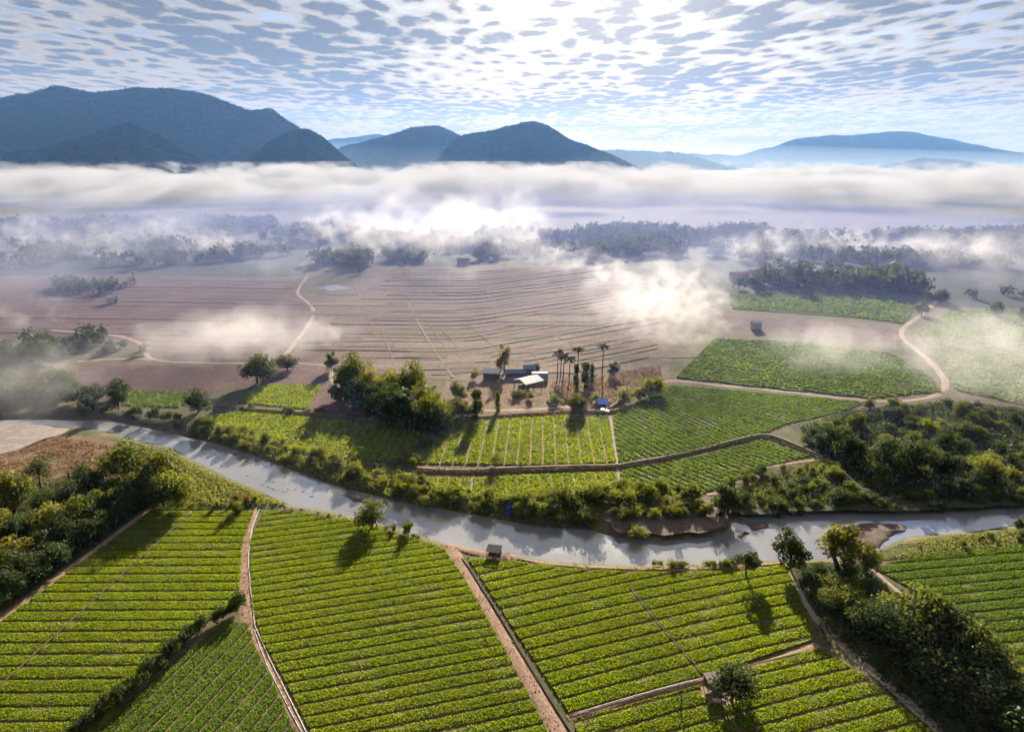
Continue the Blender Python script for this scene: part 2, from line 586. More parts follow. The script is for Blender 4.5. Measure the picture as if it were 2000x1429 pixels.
# ------------------------------------------------------------------ ground and river
WATER_Z = -1.2
RIVER_S = [(-260, 835), (-80, 838), (60, 833), (150, 834), (200, 840), (260, 857), (330, 873), (370, 893), (440, 928), (520, 963), (560, 984), (620, 994),
           (690, 1008), (760, 1027), (800, 1038), (870, 1060), (920, 1074), (1000, 1084), (1100, 1097), (1250, 1103), (1400, 1099),
           (1500, 1093), (1600, 1092), (1680, 1084), (1720, 1072), (1760, 1052), (1820, 1042), (1900, 1037), (2000, 1022), (2150, 1008), (2400, 985)]
RIVER_N = [(2400, 965), (2150, 980), (2000, 992), (1900, 996), (1800, 1000), (1700, 1003), (1600, 1005), (1480, 1008), (1430, 1014), (1420, 1040),
           (1380, 1050), (1300, 1056), (1200, 1050), (1150, 1036), (1050, 1029), (950, 1011), (850, 993), (800, 985), (720, 966),
           (640, 945), (560, 915), (480, 886), (410, 864), (370, 856), (330, 846), (240, 827), (200, 820), (150, 822), (60, 820), (-80, 822), (-260, 822)]
river_poly = np.array([G2(p, WATER_Z) for p in RIVER_S + RIVER_N])
river_sm = np.vstack([smooth_line([G2(p, WATER_Z) for p in RIVER_S], 2.0), smooth_line([G2(p, WATER_Z) for p in RIVER_N], 2.0)])
river_closed = np.vstack([river_sm, river_sm[:1]])


def ground_z(P):
    P = np.asarray(P, float).reshape(-1, 2)
    d = seg_dist(P, river_closed)
    ins = in_poly(P, river_sm)
    wob = 0.8 + 0.7 * fbm(P[:, 0] * 0.12, P[:, 1] * 0.12, 3, 3)
    zo = np.clip(-1.2 + 1.2 * d / (2.6 * wob), -1.2, 0)
    zi = np.clip(-1.2 - d * 0.45, -2.4, -1.2)
    z = np.where(ins, zi, zo)
    far_ = np.clip((np.hypot(P[:, 0], P[:, 1]) - 700) / 3000, 0, 1)
    return z + far_ * 0.0


def axis(lo, hi, flo, fhi, step, grow=1.35):
    a = list(np.arange(flo, fhi + 1e-6, step))
    s = step
    x = fhi
    while x < hi:
        s *= grow; x = min(hi, x + s); a.append(x)
    s = step; x = flo; b = []
    while x > lo:
        s *= grow; x = max(lo, x - s); b.append(x)
    return np.array(b[::-1] + a)


def build_ground():
    xs = axis(-15000, 15000, -190, 190, 1.6)
    ys = axis(-1500, 13800, 62, 262, 1.6)
    XX, YY = np.meshgrid(xs, ys)
    P = np.stack([XX.ravel(), YY.ravel()], 1)
    z = np.zeros(len(P))
    near = (np.abs(P[:, 0]) < 330) & (P[:, 1] > 60) & (P[:, 1] < 320)
    z[near] = ground_z(P[near])
    V = np.column_stack([P, z])
    nx, ny = len(xs), len(ys)
    I = (np.arange(ny - 1)[:, None] * nx + np.arange(nx - 1)[None, :]).ravel()
    F = np.column_stack([I, I + 1, I + 1 + nx, I + nx])
    o = link('ground', mesh_np('ground', V, F, [M['earth']], smooth=True))
    tag(o, 'flat brown and green valley floor running out to the hills', 'ground', kind='structure')


build_ground()


def tri_fill(name, poly2, z, mat):
    """flat polygon (possibly concave) triangulated"""
    import mathutils
    vs_ = [mathutils.Vector((p[0], p[1], 0)) for p in poly2]
    tris = mathutils.geometry.tessellate_polygon([vs_])
    V = np.array([(p[0], p[1], z) for p in poly2])
    T = []
    for a, b, c in tris:
        n = np.cross(V[b] - V[a], V[c] - V[a])[2]
        T.append((a, b, c) if n > 0 else (a, c, b))
    return mesh_np(name, V, np.array(T), [mat])


def water_sheet():
    # follow the banks outward by a little so that the sheet runs under the ground's edge
    c = river_sm
    n = len(c)
    t = np.roll(c, -1, 0) - np.roll(c, 1, 0)
    t /= np.linalg.norm(t, axis=1)[:, None] + 1e-9
    nrm = np.column_stack([t[:, 1], -t[:, 0]])
    area2 = np.dot(c[:, 0], np.roll(c[:, 1], -1)) - np.dot(c[:, 1], np.roll(c[:, 0], -1))
    if area2 < 0:
        nrm = -nrm
    outp = c + nrm * 0.5
    o = link('river', tri_fill('river', outp, WATER_Z + 0.06, M['water']))
    tag(o, 'silver grey river winding across the valley between the fields', 'river', kind='structure')


water_sheet()


def sheet(name, px, mat, z, label, cat, ragged=0.8, seed=1, step=2.0):
    """a patch of ground with its own cover, with a wandering edge"""
    P = np.array([G2(p) for p in px])
    ring = np.vstack([P, P[:1]])
    out = []
    for a, b in zip(ring[:-1], ring[1:]):
        n = max(1, int(np.linalg.norm(b - a) / step))
        out += [a + (b - a) * i / n for i in range(n)]
    out = np.array(out)
    if ragged:
        out = out + ragged * (np.column_stack([vnoise(out[:, 0] * 0.35, out[:, 1] * 0.35, seed), vnoise(out[:, 0] * 0.35 + 50, out[:, 1] * 0.35, seed + 1)]) - 0.5) * 2
    o = link(name, tri_fill(name, out, z, mat))
    tag(o, label, cat, kind='structure')
    return o


def ribbon(name, px, width, mat, label, cat='path', z=0.05, seed=0, ragged=0.25, ruts=0.06, ground=None, wvar=None, z_of=None):
    """earth path: smoothed centre line, uneven edges, worn ruts"""
    C = smooth_line([G2(p) for p in px], 1.0)
    n = len(C)
    t = np.gradient(C, axis=0); t /= np.linalg.norm(t, axis=1)[:, None] + 1e-9
    nr = np.column_stack([-t[:, 1], t[:, 0]])
    k = 7
    us = np.linspace(-1, 1, k)
    V = np.zeros((n, k, 3))
    s = np.arange(n)
    w = np.interp(np.linspace(0, 1, n), np.linspace(0, 1, len(wvar)), wvar) if wvar else np.full(n, width)
    for j, u in enumerate(us):
        e = ragged * (vnoise(s * 0.45, np.full(n, j * 3.1 + seed), seed) - 0.5) * 2 * (abs(u) > 0.9)
        P = C + nr * ((u * w / 2) + e * np.sign(u))[:, None]
        V[:, j, :2] = P
        prof = -ruts * np.exp(-((abs(u) - 0.5) / 0.22) ** 2)
        zz = z + ruts + prof + 0.05 * (vnoise(P[:, 0] * 0.9, P[:, 1] * 0.9, seed + 5) - 0.5)
        if abs(u) > 0.9:
            zz = np.full(n, -0.03)
        V[:, j, 2] = zz
    I = (np.arange(n - 1)[:, None] * k + np.arange(k - 1)[None, :]).ravel()
    F = np.column_stack([I + k, I + k + 1, I + 1, I])
    o = link(name, mesh_np(name, V.reshape(-1, 3), F, [mat], smooth=True))
    # face up
    if o.data.polygons[len(F) // 2].normal.z < 0:
        o.data.flip_normals()
    tag(o, label, cat, kind='structure')
    return o


# ------------------------------------------------------------------ leaf cards
def leaf_quads(C, size, nrm=None, spread=1.0, r=None, aspect=0.62, tri=False):
    """quads centred at C, facing about nrm, random spin; returns V (4n,3), F (n,4)"""
    r = r or rng
    n = len(C)
    rnd = r.normal(size=(n, 3)); rnd /= np.linalg.norm(rnd, axis=1)[:, None]
    N = rnd if nrm is None else nrm + rnd * spread
    N = N / (np.linalg.norm(N, axis=1)[:, None] + 1e-9)
    A = r.normal(size=(n, 3)); A -= N * np.sum(A * N, axis=1)[:, None]; A /= np.linalg.norm(A, axis=1)[:, None] + 1e-9
    B = np.cross(N, A)
    s = (size * (0.65 + 0.7 * r.random(n)))[:, None] * 0.5
    A = A * s; B = B * s * aspect
    if tri:
        V = np.stack([C - A, C + A * 0.6 + B, C + A * 0.6 - B], 1).reshape(-1, 3)
        return V, np.arange(3 * n).reshape(n, 3)
    V = np.stack([C - A, C + B * 0.9 - A * 0.1, C + A, C - B * 0.9 - A * 0.1], 1).reshape(-1, 3)
    F = np.arange(4 * n).reshape(n, 4)
    return V, F


# ------------------------------------------------------------------ crop fields
def clip_half(poly, axis_i, val, keep_greater):
    out = []
    n = len(poly)
    for i in range(n):
        a, b = poly[i], poly[(i + 1) % n]
        da = (a[axis_i] - val) * (1 if keep_greater else -1)
        db = (b[axis_i] - val) * (1 if keep_greater else -1)
        if da >= 0:
            out.append(a)
        if da * db < 0:
            t = da / (da - db)
            out.append(a + (b - a) * t)
    return np.array(out)


NO_CROP = []      # (polyline, half width): bare strips left for pipes and tracks


def crop_field(px, A, B, spacing, furrow, height, per_m2, leaf, mat, label, soil='soil', bend=0.0, seed=0, phase=0.0, cross=None, name='crop_field'):
    r = np.random.default_rng(seed + 40)
    P = np.array([G2(p) for p in px])
    a, b = G2(A), G2(B)
    u = (b - a) / np.linalg.norm(b - a); v = np.array((-u[1], u[0]))
    if v[1] < 0:
        v = -v
    ring = np.vstack([P, P[:1]]); dense = []
    for p, q in zip(ring[:-1], ring[1:]):
        n = max(1, int(np.linalg.norm(q - p) / 3.0))
        dense += [p + (q - p) * i / n for i in range(n)]
    dense = np.array(dense)
    soil_o = link(name, tri_fill(name, dense, 0.03, M[soil]))
    tag(soil_o, label, 'field', kind='structure')
    UV = np.column_stack([(dense - a) @ u, (dense - a) @ v])
    UV[:, 1] -= bend * UV[:, 0] ** 2
    v0 = UV[:, 1].min(); v1 = UV[:, 1].max()
    k = 0
    vv = v0 + phase * spacing
    rows = 0
    while vv < v1:
        lo, hi = vv + furrow * 0.5, vv + spacing - furrow * 0.5
        vv += spacing
        q = clip_half(UV, 1, lo, True)
        if len(q) < 3:
            continue
        q = clip_half(q, 1, hi, False)
        if len(q) < 3 or poly_area(q) < 0.6:
            continue
        ulo, uhi = q[:, 0].min(), q[:, 0].max()
        # bed: low flat-topped ridge along the row
        nu = max(2, int((uhi - ulo) / 2.5))
        us = np.linspace(ulo, uhi, nu)
        mid = (lo + hi) / 2; hw = (hi - lo) / 2
        # extent of the row at each side of the bed
        def end(vt, pick):
            xs = []
            for i in range(len(q)):
                p0, p1 = q[i], q[(i + 1) % len(q)]
                if (p0[1] - vt) * (p1[1] - vt) <= 0 and abs(p1[1] - p0[1]) > 1e-6:
                    xs.append(p0[0] + (p1[0] - p0[0]) * (vt - p0[1]) / (p1[1] - p0[1]))
            return pick(xs) if xs else pick([ulo, uhi])
        prof = [(-1.0, 0.035), (-0.82, height * 0.45), (0, height * 0.52), (0.82, height * 0.45), (1.0, 0.035)]
        V = []
        for pv, pz in prof:
            vt = mid + pv * hw * 0.999
            e0, e1 = end(vt, min), end(vt, max)
            uu = np.linspace(e0, e1, nu)
            xv = vt + bend * uu ** 2
            XY = a + uu[:, None] * u + xv[:, None] * v
            V.append(np.column_stack([XY, np.full(nu, pz) + (0.05 * vnoise(XY[:, 0], XY[:, 1], 7) if pz > 0.1 else 0)]))
        V = np.concatenate(V)
        I = (np.arange(4)[:, None] * nu + np.arange(nu - 1)[None, :]).ravel()
        F0 = np.column_stack([I, I + 1, I + 1 + nu, I + nu])
        # leaves
        n = int(poly_area(q) * per_m2)
        UVp = np.column_stack([ulo + r.random(n * 2) * (uhi - ulo), lo - 0.06 + r.random(n * 2) * (hi - lo + 0.12)])
        qq = q.copy(); qq[:, 1] = mid + (qq[:, 1] - mid) * (1 + 0.12 / (hi - lo))
        UVp = UVp[in_poly(UVp, qq)][:n]
        rel = np.abs(UVp[:, 1] - mid) / hw
        XY = a + UVp[:, :1] * u + (UVp[:, 1:] + bend * UVp[:, :1] ** 2) * v
        keep = np.ones(len(XY), bool)
        gap = fbm(XY[:, 0] * 0.22, XY[:, 1] * 0.22, 21 + seed, 3)
        keep &= r.random(len(XY)) < np.clip((gap - 0.24) * 6, 0.3, 1)
        for ln, hwid in NO_CROP:
            keep &= seg_dist(XY, ln) > hwid
        XY = XY[keep]; rel = rel[keep]
        hz = height * (0.5 + 0.5 * r.random(len(XY)) ** 0.7) * np.clip(1.1 - 0.2 * rel ** 4, 0.5, 1) * (0.75 + 0.5 * fbm(XY[:, 0] * 0.35, XY[:, 1] * 0.35, 31, 2))
        Cc = np.column_stack([XY, hz])
        nr = np.tile(np.array((0, 0, 1.0)), (len(XY), 1))
        if len(XY):
            LV, LF = leaf_quads(Cc, np.full(len(XY), leaf), nr, 1.1, r, 0.8, True)
            VV = np.vstack([V, LV]); FF = [F0, LF + len(V)]
            fm = np.concatenate([np.zeros(len(F0)), np.ones(len(LF))])
        else:
            VV, FF, fm = V, [F0], np.zeros(len(F0))
        link('crop_row', mesh_np('crop_row', VV, FF, [M['under'], mat], fm), soil_o)
        rows += 1
    return soil_o


# bare strips that cross the beds
LINE_LEFT = [(375, 1002), (250, 1115), (100, 1252), (-30, 1372)]
LINE_RIGHT = [(1232, 1152), (1290, 1225), (1380, 1330), (1450, 1440)]
HUT_SPOT = [(1385, 1330), (1440, 1338), (1447, 1355), (1400, 1368)]
for ln, w in ((LINE_LEFT, 0.35), (LINE_RIGHT, 0.4), ([(1480, 1290 - 25), (1400, 1330)], 0.2), ([(1398, 1352), (1424, 1348)], 2.3)):
    NO_CROP.append(([G2(p) for p in ln], w))

# foreground, south of the river
crop_field([(300, 994), (497, 997), (474, 1060), (468, 1150), (468, 1188), (415, 1205), (150, 1440), (-60, 1440), (-60, 1262), (0, 1216)],
           (0, 1262), (440, 1258), 2.62, 0.60, 0.30, 108, 0.21, M['crop'], 'bright green crop field with level beds at the lower left', seed=1)
crop_field([(440, 1213), (486, 1218), (498, 1262), (530, 1320), (580, 1440), (165, 1440)],
           (430, 1232), (215, 1440), 2.1, 0.42, 0.28, 95, 0.20, M['crop2'], 'darker crop field wedge between the hedge and the footpath', seed=2)
crop_field([(516, 997), (600, 1002), (690, 1018), (800, 1050), (868, 1072), (905, 1125), (985, 1265), (1076, 1440), (612, 1440), (560, 1335), (512, 1250), (492, 1180), (488, 1060)],
           (519, 1239), (932, 1172), 2.35, 0.54, 0.28, 108, 0.20, M['crop'], 'large crop field with oblique beds between footpath and cart track', seed=3)
crop_field([(915, 1092), (1000, 1096), (1100, 1110), (1250, 1118), (1400, 1116), (1535, 1104), (1560, 1160), (1576, 1200), (1592, 1248), (1390, 1316), (1112, 1394), (1010, 1240)],
           (1108, 1378), (1590, 1240), 2.7, 0.60, 0.30, 108, 0.21, M['crop'], 'crop field with rising beds right of the cart track below the river', seed=4, bend=-0.0009)
crop_field([(1120, 1406), (1390, 1332), (1600, 1266), (1690, 1320), (1830, 1440), (1128, 1440)],
           (1108, 1392), (1590, 1256), 2.7, 0.60, 0.30, 108, 0.21, M['crop'], 'crop field around the small hut at the bottom right', seed=5, bend=-0.0009)
crop_field([(1705, 1108), (1800, 1085), (1900, 1076), (2050, 1060), (2080, 1350), (1990, 1315), (1900, 1230), (1780, 1150)],
           (1720, 1130), (2000, 1104), 2.5, 0.56, 0.30, 75, 0.24, M['crop2'], 'blue green crop field at the right edge with fine level beds', seed=6)
# north of the river
crop_field([(385, 815), (470, 805), (640, 818), (822, 842), (815, 882), (775, 905), (690, 898), (600, 886), (500, 862), (420, 840)],
           (600, 815), (545, 872), 2.2, 0.45, 0.40, 17, 0.5, M['crop'], 'striped green field on the far bank under the shadow of the tall trees', seed=7)
crop_field([(465, 786), (505, 753), (632, 751), (598, 799)], (510, 760), (480, 785), 1.9, 0.35, 0.36, 15, 0.5, M['crop'],
           'small lime green plot above the striped field', seed=8)
crop_field([(245, 762), (365, 765), (352, 796), (240, 792)], (250, 770), (240, 790), 2.2, 0.4, 0.36, 12, 0.5, M['crop2'],
           'pale green plot by the bank at the left', seed=9)
crop_field([(872, 826), (1000, 818), (1100, 812), (1188, 812), (1203, 904), (1050, 908), (818, 906)],
           (1022, 818), (1015, 905), 3.1, 0.5, 0.40, 17, 0.5, M['crop'], 'light green field with upright beds in front of the farmyard', soil='path', seed=10)
crop_field([(812, 934), (900, 934), (1000, 930), (1200, 922), (1206, 972), (1100, 976), (1030, 984), (985, 988), (840, 950)],
           (1070, 930), (1078, 980), 2.6, 0.45, 0.38, 17, 0.5, M['crop'], 'narrow light green field between dike and riverbank bushes', soil='path', seed=11)
crop_field([(1196, 812), (1312, 753), (1500, 768), (1690, 786), (1640, 805), (1530, 830), (1490, 848), (1350, 880), (1208, 904)],
           (1210, 830), (1300, 880), 1.9, 0.5, 0.34, 13, 0.5, M['crop2'], 'misty green field with fine oblique beds right of the farmyard', seed=12)
crop_field([(1212, 920), (1350, 894), (1490, 858), (1585, 890), (1490, 912), (1430, 940), (1380, 962), (1212, 970)],
           (1230, 925), (1320, 965), 1.9, 0.5, 0.34, 13, 0.5, M['crop2'], 'green wedge field between dike and curved path on far bank', seed=13)
# farther right: too far for single leaves to show, still beds
crop_field([(1320, 738), (1395, 662), (1560, 668), (1745, 694), (1815, 735), (1838, 765), (1700, 778), (1500, 758)],
           (1400, 700), (1700, 745), 3.0, 1.0, 0.5, 3.4, 0.9, M['crop2'], 'hazy green field inside the bend of the pale road', seed=14)
crop_field([(1425, 575), (1600, 565), (1720, 575), (1790, 598), (1765, 632), (1600, 612), (1430, 604)],
           (1430, 590), (1760, 612), 5.0, 1.0, 0.5, 1.2, 1.4, M['crop2'], 'far green field below the dark tree clump at the right', seed=15)
crop_field([(1850, 610), (1960, 604), (2100, 610), (2150, 815), (2000, 792), (1865, 762), (1820, 690), (1790, 650)],
           (1850, 700), (2000, 745), 4.0, 0.8, 0.5, 1.8, 1.2, M['crop2'], 'wide misty green field right of the pale road', seed=16)

M['fallow2'] = mat_ground('stubble_plot', ((0.20, 0.15, 0.11), (0.175, 0.125, 0.095), (0.23, 0.17, 0.12)), 0.06, bump=0.25, fine=0.9, furrow=0.18)
M['fallow3'] = mat_ground('weedy_plot', ((0.14, 0.112, 0.068), (0.12, 0.108, 0.056), (0.18, 0.135, 0.09)), 0.06, bump=0.25, fine=0.9, furrow=0.18)
M['fallow4'] = mat_ground('brown_plot', ((0.15, 0.094, 0.075), (0.18, 0.116, 0.094), (0.128, 0.086, 0.068)), 0.06, bump=0.25, fine=0.9, furrow=0.18)
# ------------------------------------------------------------------ bare and fallow ground
sheet('fallow_field', [(560, 715), (618, 600), (640, 560), (720, 525), (1200, 518), (1300, 600), (1310, 738), (1190, 728), (1080, 738), (950, 748), (880, 742), (640, 722)],
      M['fallow'], 0.04, 'tan fallow ground ruled by low bunds in the middle of the valley', 'field', seed=2)
sheet('ploughed_field', [(-300, 548), (200, 535), (588, 545), (612, 612), (548, 704), (300, 706), (225, 660), (-300, 668)],
      M['redsoil'], 0.04, 'wide purple brown ploughed ground at the left below the fog', 'field', seed=3)
sheet('ploughed_field', [(150, 712), (540, 716), (510, 742), (440, 760), (400, 782), (250, 768), (190, 775), (135, 745)],
      M['redsoil'], 0.04, 'red brown ploughed plot between the pale track and river trees', 'field', seed=4)
sheet('ploughed_field', [(540, 718), (640, 722), (650, 750), (738, 797), (725, 813), (612, 808), (600, 802), (636, 750), (545, 748)],
      M['redsoil'], 0.045, 'dark brown ploughed corner beside the lime green plot', 'field', seed=5)
sheet('ploughed_field', [(1405, 618), (1560, 622), (1758, 645), (1765, 678), (1560, 652), (1400, 642)],
      M['redsoil'], 0.04, 'brown ploughed strip behind the hazy green field', 'field', seed=6)
sheet('farmyard', [(870, 745), (950, 748), (1080, 738), (1200, 728), (1300, 738), (1262, 765), (1180, 808), (1000, 815), (870, 822), (855, 790)],
      M['scrubsoil'], 0.06, 'trampled brown farmyard ground round the white shed', 'ground', seed=7)
sheet('far_field', [(-700, 500), (600, 488), (590, 540), (-300, 545), (-700, 560)], M['farfield'], 0.02, 'dull green far fields under the left mist', 'field', ragged=6, seed=8, step=20)
sheet('far_field', [(700, 522), (760, 500), (1300, 485), (1600, 480), (2500, 490), (2600, 600), (2100, 606), (1850, 600), (1700, 560), (1430, 570), (1300, 560), (1200, 516)],
      M['farfield'], 0.02, 'dull green far fields under the right mist', 'field', ragged=6, seed=9, step=20)
sheet('sand_bank', [(-300, 835), (60, 828), (140, 838), (70, 868), (0, 888), (-300, 910)], M['sand'], 0.05, 'pale sandy bank at the left edge by the river bend', 'sand', seed=10)
sheet('scrub_ground', [(-200, 905), (0, 892), (100, 852), (150, 850), (345, 890), (300, 960), (60, 1000), (-200, 1050)], M['scrubsoil'], 0.05,
      'reddish scrub ground behind the left grove', 'ground', seed=11)
sheet('grass_verge', [(345, 893), (430, 932), (515, 968), (560, 986), (505, 992), (300, 990), (290, 960)], M['verge'], 0.055, 'grassy tongue of bank between grove and river', 'grass', seed=12)
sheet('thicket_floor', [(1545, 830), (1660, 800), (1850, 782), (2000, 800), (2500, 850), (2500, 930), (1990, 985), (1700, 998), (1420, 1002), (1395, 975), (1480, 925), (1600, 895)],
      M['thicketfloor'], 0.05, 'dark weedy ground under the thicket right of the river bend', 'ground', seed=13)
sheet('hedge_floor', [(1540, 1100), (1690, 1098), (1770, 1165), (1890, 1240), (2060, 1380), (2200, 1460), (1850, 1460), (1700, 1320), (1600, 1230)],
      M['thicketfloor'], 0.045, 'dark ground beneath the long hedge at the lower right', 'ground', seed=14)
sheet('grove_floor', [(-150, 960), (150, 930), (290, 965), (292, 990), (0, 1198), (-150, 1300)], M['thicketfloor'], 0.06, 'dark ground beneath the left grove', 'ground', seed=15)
sheet('grass_verge', [(1690, 1098), (1760, 1062), (1820, 1050), (1900, 1043), (2000, 1030), (2150, 1015), (2150, 1058), (1900, 1074), (1790, 1088)], M['verge'], 0.05,
      'weedy riverbank above the blue green field at the right', 'grass', seed=16)
sheet('grass_verge', [(1175, 1010), (1390, 968), (1420, 1000), (1420, 1030), (1300, 1046), (1210, 1040)], M['gravel'], 0.03, 'gravelly shelf below the riverbank bushes', 'gravel', seed=17)

# ------------------------------------------------------------------ paths and tracks
ribbon('footpath', [(500, 990), (488, 1030), (478, 1075), (474, 1130), (478, 1180), (490, 1230), (515, 1290), (552, 1360), (600, 1445)], 1.5, M['path'],
       'narrow earth footpath with pipes between two left crop fields', seed=1, wvar=[1.0, 1.3, 2.4, 2.2, 2.6, 2.2, 1.5, 1.6, 1.4])
ribbon('cart_track', [(872, 1066), (890, 1090), (915, 1130), (960, 1205), (1010, 1290), (1060, 1370), (1105, 1450)], 2.6, M['path'],
       'straight brown cart track leading down from the riverbank', seed=2, wvar=[3.4, 2.6, 2.3, 2.4, 2.3, 2.5, 2.6], ruts=0.1)
ribbon('bank_path', [(868, 1064), (910, 1074), (960, 1084), (1010, 1090)], 2.0, M['path'], 'short earth path along the bank to the lean-to', seed=3)
ribbon('bank_path', [(1005, 1090), (1100, 1104), (1250, 1111), (1400, 1109), (1535, 1099)], 0.9, M['path'], 'thin bare strip between the right crop field and river', seed=4)
ribbon('field_path', [(1535, 1100), (1560, 1150), (1582, 1190), (1625, 1240), (1690, 1300), (1760, 1358), (1850, 1445)], 1.7, M['palepath'],
       'stony pale path between the right crop field and hedge', seed=5, ruts=0.08, wvar=[0.8, 1.0, 1.2, 2.0, 2.0, 1.9, 1.8])
ribbon('field_path', [(292, 993), (230, 1040), (140, 1108), (0, 1212), (-60, 1258)], 1.5, M['path'], 'brown earth strip along the left grove', seed=6)
ribbon('field_path', [(1108, 1402), (1240, 1363), (1385, 1322), (1500, 1292), (1598, 1260)], 1.2, M['path'], 'earth strip with pale pipe running to the small hut', seed=7)
ribbon('field_path', [(1660, 1085), (1700, 1110), (1760, 1160), (1790, 1180)], 1.1, M['palepath'], 'pale strip behind the hedge by the blue green field', seed=8)
ribbon('pale_road', [(1262, 760), (1310, 744), (1400, 752), (1550, 767), (1690, 782), (1780, 782), (1832, 770), (1846, 745), (1815, 705), (1768, 665), (1762, 645), (1790, 622), (1812, 605), (1830, 588)], 2.5, M['palepath'],
       'pale dirt road curving through the misty right fields', seed=9, ruts=0.05)
ribbon('pale_track', [(545, 706), (580, 665), (605, 630), (612, 608), (600, 590), (582, 575), (585, 560), (600, 540)], 2.2, M['palepath'], 'pale bent track running up towards the pond', seed=10)
ribbon('pale_track', [(100, 645), (180, 652), (240, 658), (280, 675), (300, 702), (420, 709), (545, 708), (640, 716), (652, 745), (700, 772), (740, 797)], 2.4, M['palepath'],
       'pale track looping past the red brown plots at the left', seed=11)
ribbon('pale_track', [(300, 702), (230, 701), (150, 706)], 2.0, M['palepath'], 'short pale spur of the left track', seed=12)
ribbon('farm_road', [(945, 802), (1030, 800), (1110, 795), (1170, 786), (1215, 776), (1265, 758)], 2.6, M['palepath'], 'pale farm road along the front of the yard', seed=13)
ribbon('field_path', [(820, 905), (845, 870), (870, 838), (876, 822)], 1.0, M['path'], 'brown path beside the bushes between the two far bank fields', seed=14)
ribbon('field_path', [(1192, 812), (1198, 860), (1206, 910), (1208, 972)], 0.9, M['palepath'], 'thin pale divider between upright and oblique beds', seed=15)
ribbon('field_path', [(990, 925), (994, 955), (998, 990)], 0.6, M['palepath'], 'thin pale walkway down to the blue pump', seed=16)
ribbon('field_path', [(1380, 966), (1440, 960), (1478, 935), (1495, 915), (1560, 903), (1612, 897)], 1.5, M['path'], 'brown path curling round the point of the green wedge field', seed=17)
ribbon('field_path', [(1700, 978), (1800, 960), (1900, 962), (2050, 955)], 2.0, M['path'], 'bare brown strip below the thicket', seed=18, ragged=0.8)


# bunds and dikes: real ridges
def ridge(line, w, h, mat, seed=0, parent=None, name='bund'):
    C = smooth_line(line, 2.5)
    n = len(C)
    t = np.gradient(C, axis=0); t /= np.linalg.norm(t, axis=1)[:, None] + 1e-9
    nr = np.column_stack([-t[:, 1], t[:, 0]])
    us = [-1, -0.45, 0.45, 1]
    V = np.zeros((n, 4, 3))
    hh = h * (0.65 + 0.7 * vnoise(np.arange(n) * 0.4, np.full(n, seed * 1.7), 9))
    for j, u in enumerate(us):
        V[:, j, :2] = C + nr * (u * w / 2 * (0.8 + 0.4 * vnoise(np.arange(n) * 0.5, np.full(n, seed + j * 2.0), 8)))[:, None]
        V[:, j, 2] = hh if abs(u) < 0.9 else -0.02
    I = (np.arange(n - 1)[:, None] * 4 + np.arange(3)[None, :]).ravel()
    F = np.column_stack([I + 4, I + 5, I + 1, I])
    o = link(name, mesh_np(name, V.reshape(-1, 3), F, [mat]), parent)
    if o.data.polygons[len(F) // 2].normal.z < 0:
        o.data.flip_normals()
    return o


fallow = bpy.data.objects['fallow_field']
fpoly = np.array([G2(p) for p in [(575, 712), (622, 605), (645, 562), (722, 527), (1198, 521), (1292, 600), (1300, 733), (1190, 724), (1080, 734), (950, 742), (880, 738), (640, 718)]])
base = [G2(p) for p in [(560, 712), (700, 714), (880, 716), (1000, 697), (1150, 670), (1330, 636)]]


def clipped_runs(line, poly):
    L = smooth_line(line, 3.0)
    ins = in_poly(L, poly)
    runs = []; cur = []
    for p, k in zip(L, ins):
        if k:
            cur.append(p)
        else:
            if len(cur) > 3:
                runs.append(cur)
            cur = []
    if len(cur) > 3:
        runs.append(cur)
    return runs


off = -34.0
i = 0
while off < 330:
    wig = np.array([(b[0], b[1] + off * (1 + 0.0004 * (b[0] - base[0][0])) + random.uniform(-.5, .5)) for b in base])
    for run in clipped_runs(wig, fpoly):
        a0 = int(random.uniform(0, 0.12) * len(run)); b0 = len(run) - int(random.uniform(0, 0.2) * len(run))
        if b0 - a0 > 6:
            ridge(run[a0:b0:2], random.uniform(0.7, 1.1), random.uniform(0.14, 0.32), M['bund'], i, fallow)
    off += 6.8 + 0.02 * max(0, off) + random.uniform(-2.2, 2.2)
    i += 1
for pts, w in (([(738, 600), (745, 640), (780, 740)], 1.2), ([(795, 590), (830, 655), (884, 738)], 2.2), ([(772, 560), (812, 600), (850, 650), (876, 690)], 1.0),
               ([(860, 640), (905, 690), (940, 722)], 1.1), ([(915, 635), (960, 672), (1005, 708)], 1.1), ([(1000, 645), (1040, 690), (1062, 722)], 1.1),
               ([(1060, 640), (1100, 665), (1140, 692)], 1.1), ([(948, 550), (956, 585), (975, 620)], 1.3), ([(690, 560), (715, 610), (735, 660)], 1.0),
               ([(1120, 600), (1170, 640), (1220, 680)], 1.1)):
    ridge([G2(p) for p in pts], w * 0.7, 0.2, M['fallow2'], i, fallow); i += 1

pr = np.random.default_rng(31)
for k in range(46):
    px_, py_ = pr.uniform(640, 1270), pr.uniform(540, 725)
    c_ = G2((px_, py_))
    if not in_poly([c_], fpoly)[0]:
        continue
    w_, d_ = pr.uniform(8, 26), pr.uniform(3.0, 6.0)
    sl_ = pr.uniform(-0.02, 0.25) if px_ > 850 else pr.uniform(-.03, .06)
    q_ = np.array([(-w_, -d_), (w_ * pr.uniform(.8, 1.1), -d_ * pr.uniform(.7, 1.1)), (w_, d_), (-w_ * pr.uniform(.8, 1.1), d_ * pr.uniform(.7, 1.1))])
    q_[:, 1] += q_[:, 0] * sl_
    pl_ = tri_fill('plot', c_ + q_, 0.055 + 0.004 * k, M[('fallow2', 'fallow3', 'fallow4')[k % 3]])
    link('plot', pl_, fallow)

